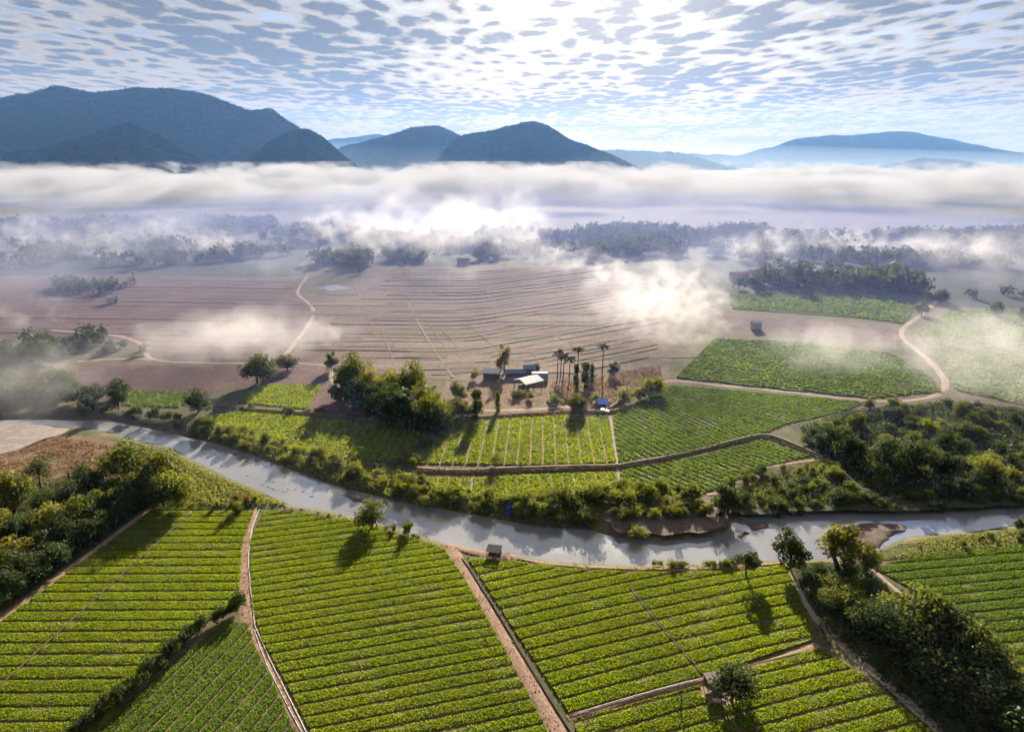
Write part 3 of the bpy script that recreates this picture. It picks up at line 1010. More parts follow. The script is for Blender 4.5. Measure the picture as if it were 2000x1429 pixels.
plough = bpy.data.objects['ploughed_field']
ppoly = np.array([G2(p) for p in [(-250, 552), (200, 540), (580, 550), (600, 612), (540, 696), (305, 698), (240, 655), (-250, 660)]])
pb = [G2(p) for p in [(-250, 690), (100, 694), (300, 700), (450, 702), (600, 698)]]
off = 0.0
while off < 230:
    wig = np.array([(b[0], b[1] + off + random.uniform(-.5, .5)) for b in pb])
    for run in clipped_runs(wig, ppoly):
        ridge(run[::2], random.uniform(0.6, 1.1), random.uniform(0.1, 0.26), M['bund'], i, plough)
    off += 8.5 + 0.02 * off; i += 1

for px, w, h, lab in (([(815, 918), (900, 921), (1010, 918), (1110, 914), (1205, 912)], 1.9, 0.7, 'raised earth dike between the two light green fields'),
                      ([(1206, 912), (1300, 895), (1400, 872), (1490, 852), (1545, 868), (1605, 895)], 1.6, 0.6, 'dark dike running up to the thicket corner'),
                      ([(470, 800), (560, 806), (640, 812), (740, 824), (830, 836)], 2.0, 0.6, 'grassy dike behind the striped field'),
                      ([(870, 820), (1000, 812), (1100, 806), (1200, 804), (1240, 790)], 1.5, 0.6, 'low earth bank in front of the farm road'),
                      ([(1290, 748), (1240, 768), (1190, 800)], 1.6, 0.8, 'short bank at the right side of the farmyard')):
    tag(ridge([G2(p) for p in px], w, h, M['bund'], i, None, 'earth_dike'), lab, 'dike', kind='structure'); i += 1


# gravel bars and islets in the river
def gravel_bar(px, h, label, seed):
    P = np.array([G2(p, WATER_Z) for p in px])
    ring = smooth_line(np.vstack([P, P[:1]]), 0.8)[:-1]
    ring = ring + (np.column_stack([vnoise(ring[:, 0] * 0.6, ring[:, 1] * 0.6, seed), vnoise(ring[:, 0] * 0.6 + 9, ring[:, 1] * 0.6, seed)]) - 0.5) * 1.2
    c = ring.mean(0)
    V = []; F = []
    n = len(ring)
    for k, (s, z) in enumerate(((1.08, -0.15), (0.96, 0.10), (0.75, h), (0.35, h * 1.15))):
        V += [(c[0] + (p[0] - c[0]) * s, c[1] + (p[1] - c[1]) * s, WATER_Z + z + 0.12 * (vnoise(p[0] * s, p[1] * s, seed) - 0.5) * (k > 0)) for p in ring]
    for k in range(3):
        F += [(k * n + i_, k * n + (i_ + 1) % n, (k + 1) * n + (i_ + 1) % n, (k + 1) * n + i_) for i_ in range(n)]
    m = MB().add(V, F + [tuple(3 * n + i_ for i_ in range(n))])
    tag(m.build('gravel_bar', M['gravel'], None, True), label, 'gravel bar', kind='structure')


gravel_bar([(1640, 1030), (1700, 1022), (1750, 1022), (1775, 1030), (1745, 1048), (1715, 1068), (1680, 1072), (1650, 1060)], 0.35, 'large flat gravel bar in the river behind the yellow green tree', 1)
gravel_bar([(1446, 1022), (1475, 1019), (1498, 1021), (1492, 1032), (1474, 1036), (1462, 1028)], 0.28, 'small brown gravel islet near the beach', 2)
gravel_bar([(1434, 1042), (1450, 1038), (1467, 1041), (1452, 1047), (1445, 1053)], 0.28, 'tiny brown gravel islet below the small one', 3)
gravel_bar([(1180, 1040), (1300, 1034), (1418, 1018), (1422, 1036), (1380, 1050), (1300, 1056), (1215, 1052)], 0.4, 'long pebbly beach under the riverbank bushes', 4)
gravel_bar([(668, 966), (700, 972), (745, 985), (735, 988), (690, 980)], 0.18, 'thin mud spit in the river beside the far bank', 5)

# ------------------------------------------------------------------ hills
def hill(name, crest_px, D, foot, label, seed, trees=0, mat='hill', spur=0.35, tree_size=9.0, dx=None):
    C = np.array([far(px, py, D) for px, py in crest_px])
    dx = dx or D * 0.0022
    us = np.arange(C[0, 0], C[-1, 0] + dx, dx)
    hr = np.interp(us, C[:, 0], C[:, 2])
    k = np.hanning(7); k /= k.sum()
    hs = np.convolve(np.pad(hr, 3, mode='edge'), k, 'valid')
    hs = hs + (fbm(us / (D * 0.02), us * 0 + seed, seed, 4) - 0.5) * D * 0.0042
    W = foot
    vs_ = np.linspace(-1.0, 1.0, 70)
    UU, VV = np.meshgrid(us, vs_)
    HH = np.maximum(np.tile(hs, (len(vs_), 1)), 1.0)
    # spurs: the slope line wanders, more so lower down
    wob = (fbm(UU / (W * 0.32), VV * 1.1 + seed * 3, seed + 30, 4) - 0.5) * 2 * spur
    rid = 1 - np.abs(fbm(UU / (W * 0.22) + 40, VV * 0.7, seed + 50, 3) - 0.5) * 2
    a = np.clip(np.abs(VV) * (1 + wob * np.minimum(1, np.abs(VV) * 2.2)) , 0, 1)
    prof = (1 - a) ** 1.15 * (1 - 0.28 * np.minimum(1, np.abs(VV) * 4) * (1 - rid))
    Z = HH * prof + (fbm(UU / 60, VV * W / 60, seed + 70, 3) - 0.5) * D * 0.003 * (np.abs(VV) > 0.02) - 3.0 * np.abs(VV)
    Z = np.where(np.abs(VV) > 0.995, -2.0, Z)
    Yc = D + 0.10 * W * (fbm(UU[0:1] / (W * 0.5), UU[0:1] * 0, seed + 90, 3) - 0.5)
    Yw = np.repeat(Yc, len(vs_), 0) + VV * W
    V = np.stack([UU, Yw, Z], -1).reshape(-1, 3)
    nx, ny = len(us), len(vs_)
    I = (np.arange(ny - 1)[:, None] * nx + np.arange(nx - 1)[None, :]).ravel()
    F = np.column_stack([I, I + 1, I + 1 + nx, I + nx])
    o = link(name, mesh_np(name, V, F, [M[mat]], smooth=True))
    tag(o, label, 'hill', kind='structure')
    if trees:
        r = np.random.default_rng(seed)
        n = trees
        # half of them near the skyline, the rest on the near slope
        iu = r.integers(1, nx - 1, n)
        iv = np.where(r.random(n) < 0.45, 35 - (r.random(n) * 3).astype(int), (2 + r.random(n) * 33).astype(int))
        idx = iv * nx + iu
        P = V[idx] + np.column_stack([(r.random(n) - 0.5) * dx, (r.random(n) - 0.5) * W / 35, np.zeros(n)])
        P = P[P[:, 2] > 4]
        n = len(P)
        s = tree_size * (0.45 + 0.9 * r.random(n) ** 2)
        # each crown: a rough eight-sided lump
        base_v = np.array([(1, 0, 0.1), (0, 1, 0.1), (-1, 0, 0.1), (0, -1, 0.1), (0, 0, 1.0), (0.7, 0.7, 0.55), (-0.7, 0.7, 0.55), (-0.7, -0.7, 0.55), (0.7, -0.7, 0.55)])
        T = np.array([(0, 1, 5), (1, 2, 6), (2, 3, 7), (3, 0, 8), (0, 5, 8), (1, 6, 5), (2, 7, 6), (3, 8, 7), (5, 6, 4), (6, 7, 4), (7, 8, 4), (8, 5, 4)])
        jit = 1 + (r.random((n, 9, 1)) - 0.5) * 0.6
        sc = np.stack([s * 0.55, s * 0.55, s * (0.8 + 0.6 * r.random(n))], 1)[:, None, :]
        VV_ = (P[:, None, :] + base_v[None] * jit * sc - np.array((0, 0, 1.5))).reshape(-1, 3)
        FF = (T[None] + (np.arange(n) * 9)[:, None, None]).reshape(-1, 3)
        f = link('forest', mesh_np('forest', VV_, FF, [M['hillforest']]), o)
        f['kind'] = 'stuff'
    return o


M['hillforest'] = mat_leaf('hill_tree', (0.010, 0.019, 0.011), (0.022, 0.028, 0.014), (0.03, 0.03, 0.012), 0.1, 0.006, gloss=0.0)
hill('hill', [(-520, 215), (-300, 185), (-150, 200), (0, 190), (60, 182), (105, 164), (150, 176), (190, 178), (270, 167), (340, 171), (400, 183), (450, 203), (490, 215), (525, 211), (560, 236), (585, 252), (660, 300), (740, 345)],
     4300, 1300, 'long dark mountain with a knobbed crest at the left', 1, 16000, dx=9, tree_size=6.5)
hill('hill', [(-420, 330), (-150, 312), (0, 299), (100, 290), (200, 256), (245, 240), (300, 262), (350, 293), (400, 318), (450, 350)], 3100, 620,
     'lower blue hill with russet ridge in front of the left mountain', 2, 11000, dx=8, tree_size=6)
hill('hill', [(450, 352), (490, 312), (530, 275), (560, 258), (600, 252), (630, 268), (670, 305), (730, 350)], 3400, 560, 'dark rounded hill at the right end of the left mountain', 3, 8000, dx=8, tree_size=6)
hill('hill', [(640, 310), (670, 288), (700, 280), (750, 268), (800, 251), (850, 244), (880, 254), (920, 275), (960, 302), (1010, 345)], 5000, 900, 'peaked middle hill partly behind the central hill', 4, 8000, dx=10, tree_size=7)
hill('hill', [(810, 345), (850, 315), (890, 270), (910, 264), (960, 255), (1000, 244), (1040, 237), (1075, 248), (1110, 270), (1150, 286), (1190, 301), (1230, 320), (1275, 340)], 4200, 900,
     'broad central hill with a blunt top under the brightest sky', 5, 11000, dx=9, tree_size=6.5)
hill('hill', [(560, 290), (640, 272), (690, 266), (740, 262), (790, 270), (860, 290)], 9500, 1300, 'pale distant ridge in the gap left of the middle hill', 6, spur=0.2)
hill('hill', [(1150, 300), (1180, 293), (1250, 294), (1300, 297), (1340, 302), (1400, 322), (1420, 330)], 6500, 800, 'low flat ridge right of the central hill', 7, 1200, dx=14)
hill('hill', [(1310, 310), (1350, 298), (1380, 301), (1440, 303), (1500, 288), (1560, 271), (1620, 262), (1690, 262), (1750, 253), (1790, 256), (1850, 270), (1920, 285), (1980, 298), (2080, 290), (2200, 280), (2400, 300)],
     8800, 1700, 'wide pale blue mountain at the right', 8, spur=0.3)
hill('hill', [(1730, 325), (1770, 314), (1800, 309), (1850, 308), (1890, 315), (1950, 326)], 6000, 600, 'faint low hill in front of the pale right mountain', 9, spur=0.2)

# ------------------------------------------------------------------ trees and bushes: one of each kind, then copies
def crown_mesh(name, seed, h, w, z0, nclump, nleaf, leaf, mat, shape='round', flat=0.8):
    """crown built of separate leafy clumps spread through its volume"""
    r = np.random.default_rng(seed)
    R = w / 2; cz = (z0 + h) / 2; rz = (h - z0) / 2
    C = []
    tries = 0
    while len(C) < nclump and tries < 4000:
        tries += 1
        d = r.normal(size=3); d /= np.linalg.norm(d)
        rad = (0.35 + 0.5 * r.random()) if r.random() < 0.75 else 0.3 * r.random()
        p = d * rad
        if shape == 'dome' and p[2] < -0.35:
            continue
        if shape == 'column':
            p = np.array((d[0] * 0.45, d[1] * 0.45, r.uniform(-0.95, 0.85)))
            s = 1.0 - 0.55 * max(0, p[2])
            p[:2] *= s
        C.append((p[0] * R, p[1] * R, cz + p[2] * rz))
    C = np.array(C)
    rc = R * (0.24 + 0.22 * r.random(len(C)))
    if shape == 'column':
        rc = R * (0.5 + 0.25 * r.random(len(C)))
    which = r.integers(0, len(C), nleaf)
    d = r.normal(size=(nleaf, 3)); d /= np.linalg.norm(d, axis=1)[:, None]
    rr = (0.55 + 0.5 * r.random(nleaf) ** 0.6)
    P = C[which] + d * (rc[which] * rr)[:, None] * np.array((1, 1, flat))
    # ragged outline: some leaves reach well out of their clump
    outl = r.random(nleaf) < 0.08
    P[outl] += d[outl] * (rc[which][outl] * 0.35)[:, None]
    P[:, 2] = np.maximum(P[:, 2], 0.05)
    N = d * np.array((1, 1, 0.9)) + np.array((0, 0, 0.25))
    V, F = leaf_quads(P, np.full(nleaf, leaf), N, 0.9, r)
    return mesh_np(name, V, F, [mat]), C


def trunk_mesh(name, seed, h, C, mat, r0=0.22):
    r = np.random.default_rng(seed + 1)
    m = MB()
    top = np.array((0, 0, h * 0.62))
    lean = r.normal(size=2) * 0.03 * h
    mid = np.array((lean[0], lean[1], h * 0.32))
    m.tube([(0, 0, -0.15), (lean[0] * 0.3, lean[1] * 0.3, h * 0.12), mid, top + np.array((lean[0], lean[1], 0))], [r0 * 1.25, r0, r0 * 0.72, r0 * 0.35], 7)
    for c in C[r.permutation(len(C))[:7]]:
        s = np.array((lean[0] * 0.6, lean[1] * 0.6, h * r.uniform(0.18, 0.42)))
        if c[2] < s[2]:
            continue
        k = (s + c) / 2 + np.array((0, 0, 0.06 * h)) * r.random()
        m.tube([s, k, c], [r0 * 0.42, r0 * 0.28, r0 * 0.10], 5)
    return m.mesh(name, mat)


PROTO = {}


def proto(kind, mat):
    key = (kind, mat)
    if key in PROTO:
        return PROTO[key]
    spec = dict(
        broad=[(7.0, 7.2, 0.3, 30, 3900, 0.44, 'round'), (7.0, 6.4, 0.2, 26, 3600, 0.44, 'round'), (7.0, 7.8, 0.4, 32, 4000, 0.44, 'round')],
        round=[(4.0, 3.6, 1.2, 14, 1700, 0.30, 'round')],
        tall=[(9.0, 5.4, 0.9, 26, 2900, 0.42, 'round'), (9.0, 4.8, 0.8, 24, 2700, 0.42, 'round')],
        open=[(6.0, 5.4, 1.8, 22, 1300, 0.32, 'round')],
        column=[(8.0, 3.0, 0.1, 26, 2600, 0.38, 'column'), (8.0, 2.6, 0.2, 24, 2400, 0.38, 'column')],
        bush=[(3.0, 4.2, 0.0, 16, 1300, 0.34, 'dome'), (3.0, 4.8, 0.0, 18, 1400, 0.34, 'dome'), (3.0, 3.6, 0.0, 13, 1200, 0.32, 'dome'), (3.0, 5.2, 0.0, 15, 1300, 0.34, 'dome')],
    )[kind]
    out = []
    for i_, (h, w, z0, nc, nl, lf, sh) in enumerate(spec):
        base_key = (kind, i_)
        if base_key not in PROTO:
            PROTO[base_key] = crown_mesh('foliage' if kind == 'bush' else 'crown', hash_(kind) + i_ * 7, h, w, z0, nc, nl, lf, M[mat], sh)
            PROTO[base_key] += (trunk_mesh('trunk', hash_(kind) + i_, h, PROTO[base_key][1], M['bark'], 0.03 * h) if kind != 'bush' else None, mat)
        cm, C, tm, m0 = PROTO[base_key]
        if m0 != mat:
            cm = cm.copy(); cm.materials[0] = M[mat]
        out.append((cm, tm, h))
    PROTO[key] = out
    return out


def hash_(s):
    return sum(ord(c) * (i_ + 3) for i_, c in enumerate(s)) % 900


VR = np.random.default_rng(77)


def gz(x, y):
    return float(ground_z([(x, y)])[0]) if (abs(x) < 330 and 60 < y < 320) else 0.0


def plant_at(kind, mat, x, y, h, label, cat, group=None, name=None, wide=1.0, var=None):
    ps = proto(kind, mat)
    cm, tm, h0 = ps[(VR.integers(len(ps)) if var is None else var) % len(ps)]
    s = h / h0
    z = gz(x, y)
    rz = VR.uniform(0, 2 * pi)
    sc = (s * wide, s * wide, s)
    if tm is None:
        o = link(name or 'bush', cm, None, (x, y, z - 0.05), rz, sc)
    else:
        o = empty(name or 'broadleaf_tree', (x, y, z), rz)
        o.scale = sc
        link('trunk', tm, o)
        link('crown', cm, o)
    tag(o, label, cat, group)
    return o


def hpx(base, px_h):
    """height in metres of something px_h photograph pixels tall standing at ground row base"""
    r = ray(1000, base); sl = CAM_H / -r[2]
    a = math.asin(-r[2] / np.linalg.norm(r))
    return px_h * sl * 1.0 / FPX / cos(a) / 1.0 * (1.0)


def tree(kind, mat, px, base, top, label, group=None, wide=1.0, name=None, cat=None, var=None):
    g = G(px, base)
    return plant_at(kind, mat, g[0], g[1], hpx(base, base - top), label, cat or ('bush' if kind == 'bush' else 'tree'), group, name, wide, var)


# --- single trees
tree('broad', 'leaf', 727, 1030, 982, 'dark leafy tree on the near bank casting a shadow on the crops', wide=1.15, var=0)
tree('bush', 'leaf', 797, 1042, 1016, 'small bush on the near bank right of the shadow casting tree', wide=0.9)
tree('bush', 'leaf', 770, 1036, 1022, 'tiny bush tucked between the near bank tree and bush')
tree('round', 'leafdark', 1457, 1124, 1076, 'small round dark tree standing alone at the edge of the crops', wide=1.05, name='round_tree')
tree('broad', 'leafdark', 1543, 1112, 1034, 'dark bushy tree at the river end of the stony path', wide=0.85, var=1)
tree('tall', 'leafyel', 1637, 1112, 1008, 'tall yellow green tree in front of the gravel bar', wide=1.25, var=0)
tree('broad', 'leaf', 1690, 1118, 1062, 'spreading tree just right of the tall yellow green tree', wide=1.0, var=2)
tree('broad', 'leafdark', 1428, 1368, 1305, 'dense dark tree leaning over the small hut', wide=1.2, var=0)
tree('open', 'leaf', 968, 914, 884, 'small airy tree on the dike', wide=1.1)
tree('open', 'leaf', 1017, 914, 900, 'thin sapling on the dike right of the airy tree', wide=0.9)
tree('open', 'bushleaf', 1163, 985, 936, 'pale airy tree rising from the far riverbank bushes', wide=0.9)
tree('broad', 'leafdark', 1418, 1000, 932, 'dark tree on the far bank above the long pebbly beach', wide=0.85, var=1)
tree('column', 'leafdark', 931, 818, 762, 'dark column shaped tree left of the farm road', wide=1.25, var=0, name='column_tree')
tree('column', 'leaf', 972, 803, 760, 'slim column shaped tree in the farmyard', wide=0.85, var=1, name='column_tree')
tree('broad', 'leaf', 1128, 806, 768, 'round bush like tree in front of the farm road', wide=1.0, var=2)
tree('column', 'leafdark', 1144, 757, 708, 'dark pillar tree beside the palms', wide=1.1, var=0, name='column_tree')
tree('column', 'leafdark', 1156, 748, 706, 'second narrow dark pillar tree right of the palms', wide=0.7, var=1, name='column_tree')
tree('column', 'leafdark', 1125, 762, 712, 'dark narrow tree at the foot of the tallest palm', wide=0.7, var=0, name='column_tree')
tree('tall', 'leafyel', 985, 728, 668, 'tall sparse yellowish tree behind the white shed', wide=0.8, var=1)
tree('tall', 'leafyel', 976, 729, 690, 'shorter sparse tree beside the tall sparse one', wide=0.8, var=0)
tree('broad', 'leafdark', 1046, 728, 708, 'small dark tree behind the blue grey round roofed shed', wide=0.9)
tree('broad', 'leafdark', 1198, 735, 705, 'hazy tree right of the single palm', wide=0.8)
tree('broad', 'leafdark', 232, 800, 752, 'narrow dark tree on the far bank at the left', wide=0.75, var=1)
tree('broad', 'leafdark', 388, 805, 762, 'wide dark tree with pale trunks above the river', wide=1.35, var=2)
tree('broad', 'leaf', 648, 725, 684, 'rounded hazy tree beside the pale track', wide=0.7, var=1)
tree('broad', 'leafdark', 502, 748, 690, 'big hazy tree at the corner of the red brown plot', wide=1.3, var=0)
tree('broad', 'leaf', 562, 722, 692, 'hazy bushy tree right of the track corner', wide=1.5, var=2)
tree('broad', 'leafdark', 1946, 618, 588, 'lone round tree in the misty right field', wide=0.95)
tree('broad', 'leafdark', 1998, 622, 596, 'round tree at the right picture edge in the misty field', wide=0.9)
tree('broad', 'leafdark', 1800, 616, 584, 'dark tree left of the pale road bend', wide=1.0, var=1)
tree('broad', 'leafdark', 1836, 592, 564, 'dark tree where the pale road meets the hedge', wide=1.1, var=2)
tree('broad', 'leafdark', 1815, 590, 570, 'smaller dark tree between the two road trees', wide=1.0, var=0)
tree('tall', 'leafdark', 1553, 562, 505, 'tall dark tree of the far hamlet at the right', wide=1.0)
tree('open', 'leafdark', 80, 955, 885, 'thin dark tree standing alone in the reddish scrub', wide=0.9)
tree('broad', 'leaf', 1697, 800, 778, 'small tree beside the pale road above the thicket')


# --- the tall clump left of the farmyard
i = 0
for px, base_, top_, mat_, w_ in ((668, 775, 712, 'leaf', .8), (690, 768, 690, 'leaf', .85), (718, 780, 716, 'leafyel', .8), (700, 792, 728, 'leafdark', 1.0), (735, 800, 742, 'leafdark', 1.0),
                                  (760, 815, 748, 'leafdark', 1.0), (788, 828, 742, 'leafdark', 1.0), (775, 790, 722, 'leafyel', .9), (802, 786, 705, 'leaf', .75), (822, 812, 738, 'leafyel', .9),
                                  (835, 836, 762, 'leaf', .9), (850, 824, 765, 'leafyel', .8), (812, 838, 772, 'leafdark', 1.0), (858, 840, 790, 'leaf', .9), (750, 770, 728, 'leaf', .9), (843, 795, 748, 'leaf', .8)):
    tree('broad' if i % 3 else 'tall', mat_, px, base_, base_ - (base_ - top_) * 0.98, 'tree of the tall shady clump left of the farmyard', 'trees of the clump beside the farmyard', w_ * (1.0 if i % 3 else 1.5)); i += 1
for px, base_, top_ in ((905, 818, 782), (893, 812, 776), (915, 815, 790), (900, 785, 752), (880, 825, 790), (890, 775, 745)):
    tree('broad', 'leaf', px, base_, top_, 'smaller leafy tree between the tall clump and the column trees', 'small trees at the yard corner', 0.9)
for px, base_, top_ in ((660, 782, 752), (685, 790, 760), (705, 800, 772), (730, 812, 780), (752, 824, 790), (778, 835, 800), (800, 842, 806), (826, 845, 808), (848, 846, 806), (865, 838, 804), (742, 795, 760), (720, 775, 745), (790, 800, 760), (815, 815, 775)):
    tree('bush', 'leafdark', px, base_, top_, 'low bush at the foot of the tall clump', 'undergrowth of the clump beside the farmyard', 1.1)
# farmyard bushes
for px, base_, top_, lab in ((928, 742, 722, 'bush left of the small white roof'), (1010, 775, 758, 'weedy bush below the white shed'), (1035, 780, 765, 'low bush in the yard right of the weedy bush'),
                             (1085, 790, 772, 'yellowish bush by the yard gate'), (1165, 785, 768, 'bush left of the blue roofed shelter'), (1275, 770, 735, 'hazy bush at the right end of the yard bank'),
                             (1220, 785, 762, 'bush right of the blue roofed shelter'), (1250, 778, 755, 'bush on the right yard bank')):
    tree('bush', 'bushleaf', px, base_, top_, lab)

# --- left grove
grove = [(245, 945, 858, 'leaf', 1.15), (310, 958, 878, 'leaf', 1.1), (355, 985, 918, 'bushleaf', 1.0), (180, 968, 905, 'leafdark', 1.1), (275, 978, 915, 'leaf', 1.1), (225, 985, 930, 'leafdark', 1.1),
         (205, 1010, 950, 'leaf', 1.0), (320, 988, 930, 'leaf', 1.0), (40, 985, 918, 'leaf', 1.1), (10, 1000, 930, 'leafyel', 1.1), (165, 1030, 968, 'leaf', 1.0), (100, 1050, 980, 'leafyel', 1.0),
         (130, 1062, 1000, 'leafdark', 1.0), (60, 1060, 1005, 'leafdark', 1.1), (15, 1080, 1010, 'leafdark', 1.1), (80, 1095, 1035, 'leafdark', 1.0), (30, 1125, 1058, 'leafyel', 1.0), (-10, 1165, 1090, 'leafdark', 1.1),
         (50, 1130, 1080, 'leafdark', 1.0), (-40, 1100, 1020, 'leaf', 1.1), (-60, 1180, 1100, 'leafdark', 1.1), (20, 1160, 1110, 'leafdark', 0.9), (-50, 1010, 940, 'leaf', 1.1), (140, 1000, 945, 'leafdark', 1.0),
         (250, 1000, 950, 'leafdark', 0.9), (95, 1010, 955, 'leafdark', 0.9), (180, 1055, 1010, 'leafdark', 0.9), (-20, 1050, 985, 'leafyel', 1.0)]
for px, base_, top_, mat_, w_ in grove:
    tree('broad', mat_, px, base_, top_, 'leafy tree crowded into the dark grove at the left edge', 'trees of the left grove', w_)
for k in range(26):
    t_ = k / 25
    px = 285 - 300 * t_ + VR.uniform(-12, 12); base_ = 992 + 205 * t_ + VR.uniform(-12, 2) - 8
    tree('bush', 'leafdark', px, base_, base_ - VR.uniform(22, 40), 'dark bush on the lower fringe of the left grove', 'fringe bushes of the left grove', 1.0)

# --- clipped hedge between the two left fields
hedge_line = smooth_line([G2(p) for p in [(472, 1190), (440, 1207), (400, 1228), (340, 1275), (280, 1330), (215, 1385), (150, 1440)]], 1.35)
for k, p in enumerate(hedge_line):
    plant_at('bush', ('leafdark', 'leaf', 'leafdark', 'leafdark')[int(VR.integers(4))], p[0] + VR.uniform(-.3, .3), p[1] + VR.uniform(-.3, .3), VR.uniform(2.0, 3.3),
             'bush of the dark hedge dividing the two lower left fields', 'bush', 'hedge between the left fields', 'bush', 0.72)

# --- the long hedge at the lower right
for px, base_, top_, mat_, kind_, w_ in ((1600, 1150, 1120, 'leaf', 'bush', 1), (1640, 1165, 1128, 'leaf', 'bush', 1), (1620, 1190, 1150, 'leaf', 'broad', 1.2), (1662, 1195, 1148, 'bushleaf', 'broad', 1.1), (1700, 1180, 1130, 'leafdark', 'broad', 1.0),
                                          (1710, 1210, 1155, 'bushleaf', 'broad', 1.0), (1745, 1215, 1165, 'leaf', 'broad', 1.1), (1690, 1235, 1180, 'leafdark', 'broad', 1.2), (1740, 1255, 1185, 'leafdark', 'broad', 1.2), (1785, 1250, 1180, 'leafdark', 'broad', 1.1),
                                          (1820, 1265, 1165, 'leaf', 'broad', 1.0), (1850, 1280, 1185, 'leafdark', 'broad', 1.0), (1790, 1290, 1215, 'leafdark', 'broad', 1.2), (1840, 1310, 1230, 'leafdark', 'broad', 1.2), (1890, 1300, 1215, 'leafdark', 'broad', 1.1),
                                          (1880, 1335, 1262, 'leafdark', 'broad', 1.2), (1920, 1330, 1240, 'leaf', 'broad', 1.0), (1830, 1345, 1290, 'leafdark', 'bush', 1.1), (1870, 1375, 1320, 'leafdark', 'bush', 1.1),
                                          (1960, 1400, 1330, 'leafdark', 'broad', 1.1), (1925, 1415, 1360, 'leafdark', 'bush', 1.0), (2010, 1430, 1350, 'leafdark', 'broad', 1.1), (1980, 1445, 1390, 'leafdark', 'bush', 1.1),
                                          (1655, 1130, 1095, 'leafdark', 'broad', 1.0), (1600, 1128, 1100, 'leafdark', 'bush', 1.0), (1580, 1150, 1122, 'leaf', 'bush', 1.0), (2030, 1380, 1310, 'leafdark', 'broad', 1.1)):
    tree(kind_, mat_, px, base_, top_, 'leafy shrub of the dark hedge belt at the lower right', 'hedge belt at the lower right', w_, name='hedge_shrub', cat='shrub')
for px, base_, top_, lab in ((1912, 1375, 1322, 'pale grey green leafed shrub standing out in the lower right hedge'), (1850, 1335, 1290, 'smaller pale leafed shrub up the hedge from the palest one'),
                             (1812, 1330, 1290, 'dull pale shrub at the foot of the lower right hedge')):
    tree('bush', 'paleleaf', px, base_, top_, lab, wide=1.0, name='pale_shrub', cat='shrub')
low = rand_in_poly([G2(p) for p in [(1560, 1110), (1680, 1110), (1740, 1190), (1900, 1340), (1980, 1440), (1860, 1440), (1700, 1300), (1600, 1215)]], 70, 3)
for p in low:
    plant_at('bush', ('leafdark', 'leaf')[int(VR.integers(2))], p[0], p[1], VR.uniform(0.8, 1.8), 'low weed clump along the foot of the lower right hedge', 'bush', 'weeds under the lower right hedge', 'weed_clump')

# --- thicket right of the river bend
tp = [G2(p) for p in [(1560, 835), (1660, 805), (1850, 790), (2000, 806), (2080, 830), (2080, 955), (1990, 972), (1850, 975), (1740, 985), (1640, 960), (1610, 905), (1570, 870)]]
pts = rand_in_poly(tp, 165, 8)
pts = pts[np.argsort(-pts[:, 1])]
for k, p in enumerate(pts):
    big = VR.random() < 0.22
    plant_at('broad' if big else 'bush', ('leafdark', 'leaf', 'leafdark', 'bushleaf')[int(VR.integers(4))], p[0], p[1], VR.uniform(3.4, 5.6) if big else VR.uniform(1.4, 3.0),
             'dark shrub in the wide thicket right of the river bend', 'shrub', 'shrubs of the right thicket', 'thicket_shrub', VR.uniform(1.0, 1.3))
for px, base_, top_, mat_ in ((1660, 900, 838, 'leafdark'), (1720, 915, 850, 'leafdark'), (1780, 920, 858, 'leafdark'), (1925, 935, 888, 'bushleaf'), (1620, 880, 830, 'leafdark'), (1850, 925, 880, 'leafdark')):
    tree('broad', mat_, px, base_, top_, 'taller dark tree in the front of the right thicket', 'taller trees of the right thicket', 1.2)

# --- bush belts on the far bank
def belt(px_line, n, off, hr, mats, label, group, seed, wide=1.0, kind='bush', name='bank_bush', cat='bush'):
    r = np.random.default_rng(seed)
    L = smooth_line([G2(p) for p in px_line], 1.0)
    t = np.gradient(L, axis=0); t /= np.linalg.norm(t, axis=1)[:, None]
    nr = np.column_stack([-t[:, 1], t[:, 0]])
    nr[nr[:, 1] < 0] *= -1
    for k in range(n):
        j = int(r.random() * (len(L) - 1))
        p = L[j] + nr[j] * r.uniform(*off)
        plant_at(kind, mats[int(r.integers(len(mats)))], p[0], p[1], r.uniform(*hr), label, cat, group, name, wide * r.uniform(0.85, 1.15))


bl = ['bushleaf', 'bushleaf', 'leaf']
belt([(400, 858), (480, 880), (560, 908), (640, 938), (720, 958), (800, 978)], 74, (0.5, 8), (1.2, 3.0), bl, 'sunlit bush on the far bank left of the field divide', 'far bank bushes at the left', 1)
belt([(800, 978), (850, 986), (950, 1003), (1050, 1020), (1150, 1028)], 64, (0.5, 7.5), (1.4, 3.2), bl, 'bright bush on the far bank in front of the narrow light field', 'far bank bushes in the middle', 2)
belt([(1060, 990), (1150, 985), (1250, 980), (1380, 985)], 54, (-2.5, 5), (2.0, 3.8), bl, 'golden green bush of the thick belt above the pebbly beach', 'bushes above the pebbly beach', 3)
belt([(1100, 1015), (1200, 1012), (1300, 1005), (1390, 1002)], 26, (-2, 2), (1.5, 2.8), bl, 'bright bush close above the pebbly beach', 'front bushes above the beach', 4)
belt([(1400, 1000), (1500, 1002), (1600, 1000), (1700, 998), (1800, 994), (1900, 990), (2050, 982)], 58, (0.3, 6), (1.4, 2.8), ['leafdark', 'leaf'], 'dark green bush on the far bank below the thicket', 'far bank bushes at the right', 5)
belt([(1480, 960), (1560, 945), (1650, 950), (1720, 970)], 45, (-6, 9), (1.2, 2.4), ['leaf', 'bushleaf', 'leafdark'], 'green bush between the curling path and the river', 'bushes inside the curling path', 6, name='waterside_shrub', cat='bush')
